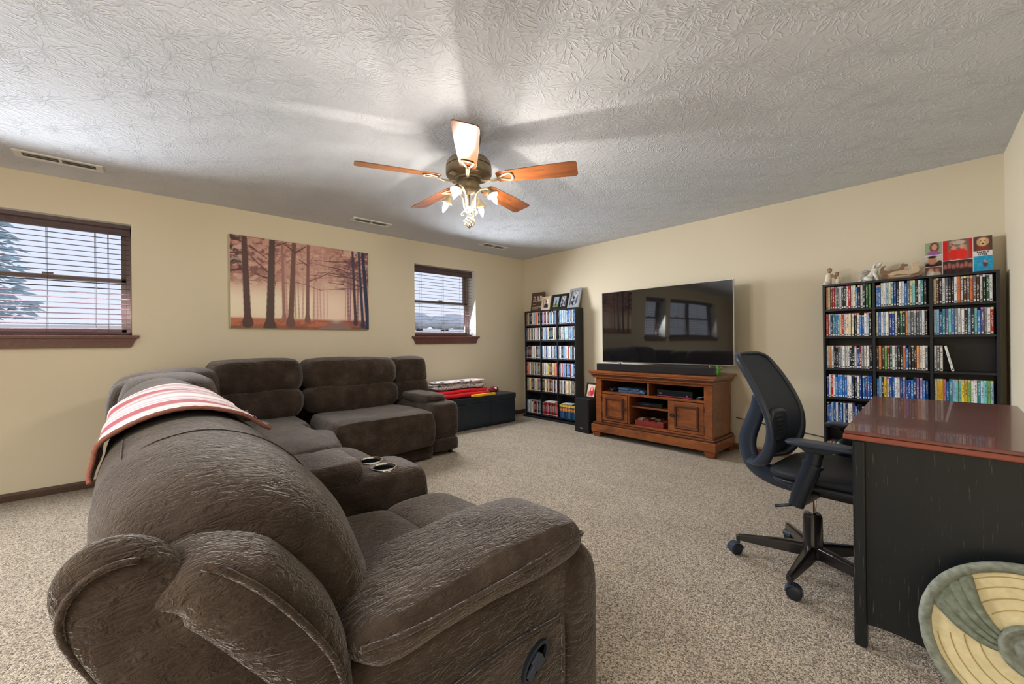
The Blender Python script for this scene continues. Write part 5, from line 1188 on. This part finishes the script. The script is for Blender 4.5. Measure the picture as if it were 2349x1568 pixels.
# ------------------------------------------------------------------ ceiling fan with four candle bulbs
FX, FY, FZ = 2.5795, -2.9854, 2.172
fan = thing('ceiling_fan', 'five-bladed cherry and brass ceiling fan with four lit candle bulbs', 'ceiling fan', (FX, FY, CH))
def fz(z): return z - CH
MB().lathe([(.078, 0), (.080, -.02), (.070, -.05), (.045, -.072), (.03, -.08)], 28).build('canopy', M['bronze'], fan, smooth=50)
MB().lathe([(.022, -.075), (.022, fz(2.30))], 16).build('downrod', M['bronze'], fan, smooth=50)
MB().lathe([(.03, fz(2.318)), (.075, fz(2.312)), (.125, fz(2.295)), (.142, fz(2.275)), (.146, fz(2.250)), (.140, fz(2.247)), (.140, fz(2.243)), (.147, fz(2.240)), (.147, fz(2.205)), (.140, fz(2.192)), (.100, fz(2.182)), (.092, fz(2.178))], 40).build('motor_housing', M['bronze'], fan, smooth=50)
MB().lathe([(.090, fz(2.180)), (.086, fz(2.168)), (.066, fz(2.166)), (.064, fz(2.158)), (.068, fz(2.150)), (.068, fz(2.118)), (.060, fz(2.108)), (.040, fz(2.092)), (.030, fz(2.085)), (.012, fz(2.075))], 36).build('switch_housing', M['bronze'], fan, smooth=50)
for k in range(5):
    vm = MB(); a = 0.594 + k * 2 * PI / 5 + .31
    vm.prism([(.098 * math.cos(a - .17), .098 * math.sin(a - .17)), (.136 * math.cos(a - .15), .136 * math.sin(a - .15)), (.136 * math.cos(a + .15), .136 * math.sin(a + .15)), (.098 * math.cos(a + .17), .098 * math.sin(a + .17))], fz(2.188), fz(2.181)); vm.build('vent_slot', M['ivory'], fan)
bp_src = None
def blade_outline():
    r0, r1 = .185, .69; pts = []
    for x, w in ((r0, .036), (r0 + .012, .048), (r0 + .06, .054), (.45, .066), (r1 - .025, .072), (r1 - .008, .068), (r1, .055)): pts.append((x, w))
    return pts + [(x, -w) for x, w in pts[::-1]]
for k in range(5):
    a = 0.594 - k * 2 * PI / 5; rz = Matrix.Rotation(a, 4, 'Z') ; tl = Matrix.Rotation(R(-12.5), 4, 'X')
    mw = Matrix.Translation((0, 0, fz(FZ))) @ rz @ tl
    if bp_src is None:
        o = MB().prism(blade_outline(), -.003, .003).build('blade', M['blade'], fan, bevel=.0015); bp_src = o
    else: o = bp_src.copy(); COL.objects.link(o); o.parent = fan
    o.matrix_local = mw
    br = MB(); br.tube([(-.095, 0, -.012), (-.06, 0, -.022), (-.01, 0, -.022), (.03, 0, -.012)], [(.012, .006), (.011, .006), (.012, .006), (.013, .005)], 8)
    loop = catmull([(.025, 0, -.0095), (.055, .022, -.0075), (.092, .034, -.0075), (.108, .020, -.0075), (.108, -.020, -.0075), (.092, -.034, -.0075), (.055, -.022, -.0075)], 4, True)
    br.tube(loop, [(.0075, .0045)] * len(loop), 8, closed=True, up=(0, 0, 1))
    br.xform(Matrix.Translation((.178, 0, 0))); bo = br.build('blade_iron', M['ivory'], o, smooth=60); bo['label'] = 'brass scrolled blade iron'
# light kit: stem, arms, sockets, bulbs, finial
MB().lathe([(.006, fz(2.08)), (.006, fz(1.995))], 12).build('stem', M['walnut'], fan)
MB().lathe([(.004, fz(2.004)), (.018, fz(2.000)), (.016, fz(1.99)), (.024, fz(1.978)), (.026, fz(1.968)), (.020, fz(1.960)), (.010, fz(1.950)), (.012, fz(1.944)), (.008, fz(1.938))], 20).build('hub', M['ivory'], fan, smooth=50)
VD = math.atan2(-4.563 - FY, 4.697 - FX)      # direction from fan to room opening
for k in range(4):
    a = VD + R(-28) + k * PI / 2; e = Vector((math.cos(a), math.sin(a), 0)); Z = Vector((0, 0, 1))
    pt = lambda r, z: e * r + Z * fz(z)
    am = MB(); am.tube(catmull([pt(.018, 1.985), pt(.034, 2.000), pt(.040, 2.035), pt(.052, 2.072), pt(.092, 2.098), pt(.130, 2.094), pt(.150, 2.078)], 5), .0055, 8)
    am.tube(catmull([pt(.022, 1.982), pt(.044, 1.972), pt(.056, 1.958), pt(.050, 1.948), pt(.040, 1.952)], 5), .004, 8)
    ao = am.build('light_arm', M['ivory'], fan, smooth=180)
    d = (e * .50 - Z).normalized(); q = d.to_track_quat('Z', 'Y').to_matrix(); c = pt(.150, 2.080)
    MB().lathe([(.010, -.012), (.014, -.004), (.015, .006), (.026, .020), (.036, .034), (.036, .038), (.024, .036), (.012, .030)], 20, c, rot=q).build('socket_cup', M['brass'], ao, smooth=50)
    MB().lathe([(.006, .030), (.011, .036), (.0155, .052), (.0150, .066), (.010, .082), (.005, .094), (.0015, .102)], 14, c, rot=q).build('bulb', M['bulb'], ao, smooth=180)
# twisted basket finial
m = MB()
for k in range(6):
    pts = []
    for i in range(15):
        t = i / 14; r = .031 * math.sin(PI * t) ** .8 + .004; a = k * PI / 3 + t * 2.6; pts.append((r * math.cos(a), r * math.sin(a), fz(1.934 - .064 * t)))
    m.tube(pts, .0042, 7)
m.lathe([(.009, fz(1.874)), (.010, fz(1.868)), (.006, fz(1.862)), (.001, fz(1.861))], 12); m.build('twisted_finial', M['ivory'], fan, smooth=180)
for e in (Vector((.035, .015, 0)), Vector((.03, -.03, 0))):
    m = MB(); m.tube([tuple(e * 1.2 + Vector((0, 0, fz(2.10)))), tuple(e * 1.25 + Vector((0, 0, fz(1.955))))], .001, 5); m.lathe([(.001, .006), (.003, .003), (.0035, -.006), (.001, -.010)], 8, tuple(e * 1.25 + Vector((0, 0, fz(1.950))))); m.build('pull_chain', M['patch'], fan)

# ------------------------------------------------------------------ desk
dk = thing('desk', 'black desk with a mahogany top and distressed end panel, in the right corner', 'desk', (4.63, -2.0, 0)); dki = Matrix.Translation((-4.63, 2.0, 0))
def dp_(mb, name, mat, bevel=.0, parent=dk, **k): return mb.xform(dki).build(name, mat, parent, bevel=bevel, **k)
P4 = [(4.403, -2.632), (4.905, -2.662), (4.893, -1.371), (4.351, -1.359)]
cx_, cy_ = 4.63, -2.0
dp_(MB().prism([(cx_ + (x - cx_) * .988, cy_ + (y - cy_) * .994) for x, y in P4], .7765, .790), 'desktop', M['desktop'], .003)
dp_(MB().prism(P4, .757, .776), 'edge_band', M['deskedge'], .005)
dp_(B(4.428, 4.464, -2.618, -2.575, .0, .757), 'corner_post', M['deskblack'], .006)
dp_(B(4.832, 4.878, -2.618, -2.575, .0, .757), 'corner_post', M['deskblack'], .006)
dp_(B(4.395, 4.441, -1.43, -1.387, .0, .757), 'corner_post', M['deskblack'], .006); dp_(B(4.832, 4.878, -1.43, -1.387, .0, .757), 'corner_post', M['deskblack'], .006)
wave = [(4.4635, .757), (4.4635, .085)] + [(4.4635 + .3735 * i / 12, .085 + .012 * math.sin(i / 12 * PI * 2) - .015 * math.sin(i / 12 * PI)) for i in range(1, 13)] + [(4.837, .757)]
dp_(MB().prism(wave, -2.606, -2.588, 'XZ'), 'end_panel', M['deskblack'], .001)
dp_(MB().prism([(x + (-.0 if x > 4.5 else 0), z) for x, z in wave], -1.415, -1.40, 'XZ'), 'end_panel', M['deskblack'], .001)
dp_(B(4.846, 4.862, -2.59, -1.41, .20, .757), 'modesty_panel', M['deskblack'], .002)
# little white paper curl on the desk's front corner
# ------------------------------------------------------------------ round stone plaque leaning on the desk end
pq = thing('garden_plaque', 'round weathered stone plaque with cream panels leaning on the desk end', 'plaque', (4.836, -2.765, 0))
PR = .232; Rq = Matrix.Translation((0, 0, .012)) @ Matrix.Rotation(R(-13), 4, 'X') @ Matrix.Translation((0, 0, PR))
def pq_(mb, name, mat, bevel=0, parent=pq, smooth=60): return mb.xform(Rq).build(name, mat, parent, bevel=bevel, smooth=smooth)
def disc(prof, n=72): return MB().lathe([(r, y) for r, y in prof], n, (0, 0, 0), 'Y', cap=False)   # axis along -y (towards the room)
pq_(disc([(PR - .006, -.012), (PR - .004, .0), (PR - .02, .010), (.15, .002), (.05, .004), (.001, .006)]), 'dished_back', M['creamstone'])
pq_(disc([(PR - .030, .006), (PR - .026, .017), (PR - .018, .024), (PR - .008, .025), (PR, .018), (PR + .001, .004), (PR - .006, -.010)]).rough(.0016, 60, 2), 'outer_rim', M['stonel'])
pq_(disc([(.070, .004), (.069, .020), (.062, .027), (.053, .024), (.048, .014), (.042, .012), (.036, .017), (.030, .020), (.020, .018), (.001, .018)]).rough(.0012, 70, 4), 'centre_boss', M['stonel'])
for j, a0 in enumerate((R(159), R(39), R(279))):
    for k in range(4):
        n_ = 18; pts = []; rad = []
        for i in range(n_ + 1):
            t = i / n_; r = .060 + (PR - .024 - .060) * t; ang = a0 + R(38) * (1 - t) ** 1.2 - R(k * (9.6 + 2.5 * (1 - t)))
            pts.append((r * math.cos(ang), -(.004 + .010 * math.sin(PI * min(1, t * 1.02)) ** .5 + .014 * max(0, t - .8)), r * math.sin(ang))); rad.append((r * .088 + .001, .0085))
        m = MB(); m.tube(pts, rad, 10, up=(0, -1, 0)); m.rough(.0012, 60, k + j * 5); pq_(m, 'rib', M['stone'])
# incised course lines in the cream panels
m = MB()
for j, a0 in enumerate((R(158), R(38), R(278))):
    for r in (.105, .135, .165, .192):
        b0 = a0 - R(96) + (r - .1) * 1.2; b1 = a0 - R(20) + (r - .1) * 1.4
        m.tube([(r * math.cos(b0 + (b1 - b0) * i / 16), -(.0033 if r < .14 else .0022 + .008 * max(0, (r - .15) / .062)), r * math.sin(b0 + (b1 - b0) * i / 16)) for i in range(17)], .0016, 5)
pq_(m, 'course_line', plain('ochre_joint', (.36, .26, .10), .8))

# ------------------------------------------------------------------ cable along the wall
m = MB(); m.tube(catmull([(3.15, -.05, .335), (3.30, -.02, .31), (3.5, -.012, .285), (3.72, -.012, .262), (3.90, -.03, .245)], 10), .0045, 6)
tag(m.build('wall_cable', M['cable'], None, smooth=180), 'thin dark cable strung along the wall from TV stand to bookcase', 'cable')

# ------------------------------------------------------------------ office chair (local: faces +x)
ch = thing('office_chair', 'black mesh-back swivel office chair pulled up to the desk', 'chair', (4.212, -2.154, 0), R(-4))
K = M['bplastic']
star = MB().lathe([(.040, .075), (.050, .080), (.052, .10), (.046, .125), (.041, .14), (.039, .27), (.036, .275), (.034, .285), (.026, .287)], 24); star.build('base_column', M['bmetal'], ch, smooth=45)
MB().lathe([(.016, .280), (.016, .42)], 16).build('gas_lift', M['chrome'], ch, smooth=45)
for k in range(5):
    a = R(194 + 4) + k * 2 * PI / 5; Rk = Matrix.Rotation(a, 4, 'Z')
    m = MB(); vs = []
    for x, z, w, h in ((.03, .110, .029, .058), (.10, .107, .027, .054), (.22, .098, .021, .040), (.315, .091, .016, .028), (.328, .088, .012, .022)):
        for b, c in ((-1, -.5), (-.75, .35), (-.35, .5), (.35, .5), (.75, .35), (1, -.5)): vs.append((x, b * w, z + c * h))
    fs = [tuple(range(6))[::-1], tuple(range(24, 30))] + [(i * 6 + j, i * 6 + (j + 1) % 6, (i + 1) * 6 + (j + 1) % 6, (i + 1) * 6 + j) for i in range(4) for j in range(6)]
    leg = m.add(vs, fs).xform(Rk).build('base_leg', M['bmetal'], ch, bevel=.003)
    sw = R(40 + 67 * k); C_ = Rk @ Vector((.318, 0, 0)); Rw = Matrix.Translation(C_) @ Matrix.Rotation(a + sw, 4, 'Z')
    m = MB()
    for s in (-1, 1): m.lathe([(.0285, -.0), (.0300, .004), (.0300, .016), (.026, .019), (.004, .019)], 22, (.016, 0, .0305), 'Y', rot=None) if s > 0 else m.lathe([(.0285, 0), (.0300, .004), (.0300, .016), (.026, .019), (.004, .019)], 22, (.016, 0, .0305), 'Y', rot=Matrix.Rotation(PI, 3, 'Z'))
    m.xform(Rw); cs = m.build('caster_wheel', K, ch, smooth=45)
    m = MB(); hood = [(.016 + .0345 * math.cos(R(t)), .0305 + .0345 * math.sin(R(t))) for t in range(-10, 171, 15)]
    m.prism(hood + [(.016 + .031 * math.cos(R(t)), .0305 + .031 * math.sin(R(t))) for t in range(170, -11, -15)], -.020, .020, 'XZ'); m.lathe([(.009, .060), (.009, .084)], 10); m.xform(Rw); m.build('caster_hood', M['gplastic'], cs, smooth=45)
# mechanism, seat
m = MB(); m.sbox((.01, 0, .425), (.16, .095, .030), (5, 6, 4), 10); m.build('tilt_mechanism', K, ch, smooth=180)
m = MB(); m.lathe([(.030, .0), (.034, .03), (.036, .075), (.028, .082)], 16, (0, 0, 0)); m.xform(Matrix.Translation((.15, -.085, .415)) @ Matrix.Rotation(R(180), 4, 'X')); m.build('tension_knob', K, ch, smooth=40)
m = MB(); m.tube([(-.04, -.09, .425), (-.05, -.20, .405), (-.075, -.25, .385), (-.13, -.275, .370)], [(.006, .006), (.006, .006), (.008, .007), (.012, .004)], 8); m.build('tilt_lever', K, ch, smooth=180)
def seatf(x, y, z): return x, y * (1 - .06 * x), z - .35 * max(0, x - .55) ** 1.5 * 2 + .25 * (y * y - .3) + .12 * max(0, -x - .6)
m = MB(); m.sbox((.05, 0, .505), (.245, .252, .032), (4, 4, 2.6), 16, seatf); m.build('seat', M['seatmesh'], ch, smooth=180)
m = MB(); m.sbox((.05, 0, .474), (.235, .245, .022), (4, 4, 3), 14, seatf); m.build('seat_pan', K, ch, smooth=180)
# back frame: side profile (x, z, half width)
prof = [(-.300, .505, .095), (-.262, .520, .150), (-.232, .575, .186), (-.218, .650, .208), (-.226, .740, .220), (-.258, .830, .220), (-.300, .920, .210), (-.338, .990, .196), (-.360, 1.036, .170), (-.366, 1.054, .115)]
PC = catmull(prof, 5)
bowx = lambda x, y, w: x + .055 * (y / .22) ** 2
rim = [(bowx(x, -w, w), -w, z) for x, z, w in PC] + [(bowx(PC[-1][0], y, 0), y, 1.055) for y in (-.06, 0, .06)] + [(bowx(x, w, w), w, z) for x, z, w in PC[::-1]] + [(bowx(PC[0][0], y, 0) - .004, y, .500) for y in (.05, 0, -.05)]
rr_ = []
for i, p in enumerate(rim):
    low = 1 - smooth(.50, .78, p[2]); rr_.append((.011 + .006 * float(low), .015 + .016 * float(low)))
m = MB(); m.tube(rim, rr_, 10, closed=True, up=(1, 0, .15)); m.build('back_frame', M['gplastic'], ch, smooth=180)
def meshf(a, b):
    i = min(len(PC) - 1.001, b * (len(PC) - 1)); k = int(i); t = i - k; x, z, w = [PC[k][q] * (1 - t) + PC[k + 1][q] * t for q in range(3)]
    y = (a * 2 - 1) * w; return (bowx(x, y, w) + .004, y, z)
m = MB(); m.grid(meshf, 20, 36); n0 = len(m.v); m.grid(lambda a, b: tuple(Vector(meshf(a, b)) + Vector((-.004, 0, 0))), 20, 36, True); m.build('back_mesh', M['mesh'], ch, smooth=180, recalc=False)
m = MB(); m.sbox((-.222, 0, .690), (.018, .105, .085), (3, 4, 3), 10, lambda x, y, z: (x + 1.1 * y * y, y, z)); lum = m.build('lumbar_pad', M['gplastic'], ch, smooth=180)
for k in range(5): B(-.208, -.200, -.05, .05, .640 + k * .022, .650 + k * .022).build('lumbar_slot', M['dark'], lum, bevel=.002)
# J shaped back support
J = catmull([(-.03, 0, .425), (-.12, 0, .418), (-.225, 0, .425), (-.310, 0, .460), (-.350, 0, .530), (-.350, 0, .610), (-.325, 0, .690), (-.298, 0, .770), (-.290, 0, .830)], 5)
m = MB(); m.tube(J, [(.055 - .018 * i / len(J), .018) for i in range(len(J))], 10, up=(0, 1, 0))
m.v = [(a, b, c) for a, b, c in m.v]
m.build('back_support', M['gplastic'], ch, smooth=180)
for s in (-1, 1):
    m = MB(); m.tube(catmull([(-.02, s * .05, .43), (-.03, s * .16, .425), (-.04, s * .245, .428), (-.035, s * .275, .445)], 5), [(.045, .016)] * 16, 10, up=(1, 0, 0)); m.build('arm_bracket', K, ch, smooth=180)
    m = MB(); m.tube([(-.045, s * .282, .400), (-.028, s * .284, .46), (.008, s * .287, .560), (.018, s * .288, .588)], [(.030, .022), (.033, .023), (.036, .025), (.034, .024)], 14, up=(0, 1, 0)); m.tube([(.017, s * .288, .585), (.020, s * .288, .597)], [(.040, .028), (.040, .028)], 14, up=(0, 1, 0)); m.build('arm_sleeve', K, ch, smooth=60)
    m = MB(); m.tube([(.018, s * .288, .592), (.030, s * .289, .652)], [(.030, .020), (.031, .021)], 14, up=(0, 1, 0)); m.frustum((.032, s * .288, .645), (.034, .022), (.048, s * .287, .670), (.078, .034)); m.build('arm_post', K, ch, smooth=60, bevel=.004)
    m = MB(); m.sbox((.055, s * .285, .680), (.135, .046, .0125), (4, 3, 2.6), 12, lambda x, y, z: (x, y * (1 - .12 * x), z + .25 * max(0, x - .5) * -1)); m.build('armrest_pad', M['gplastic'], ch, smooth=180)

for o_ in list(ch.children):
    if not o_.name.startswith(('base_', 'caster', 'gas_')): o_.location.x += .062
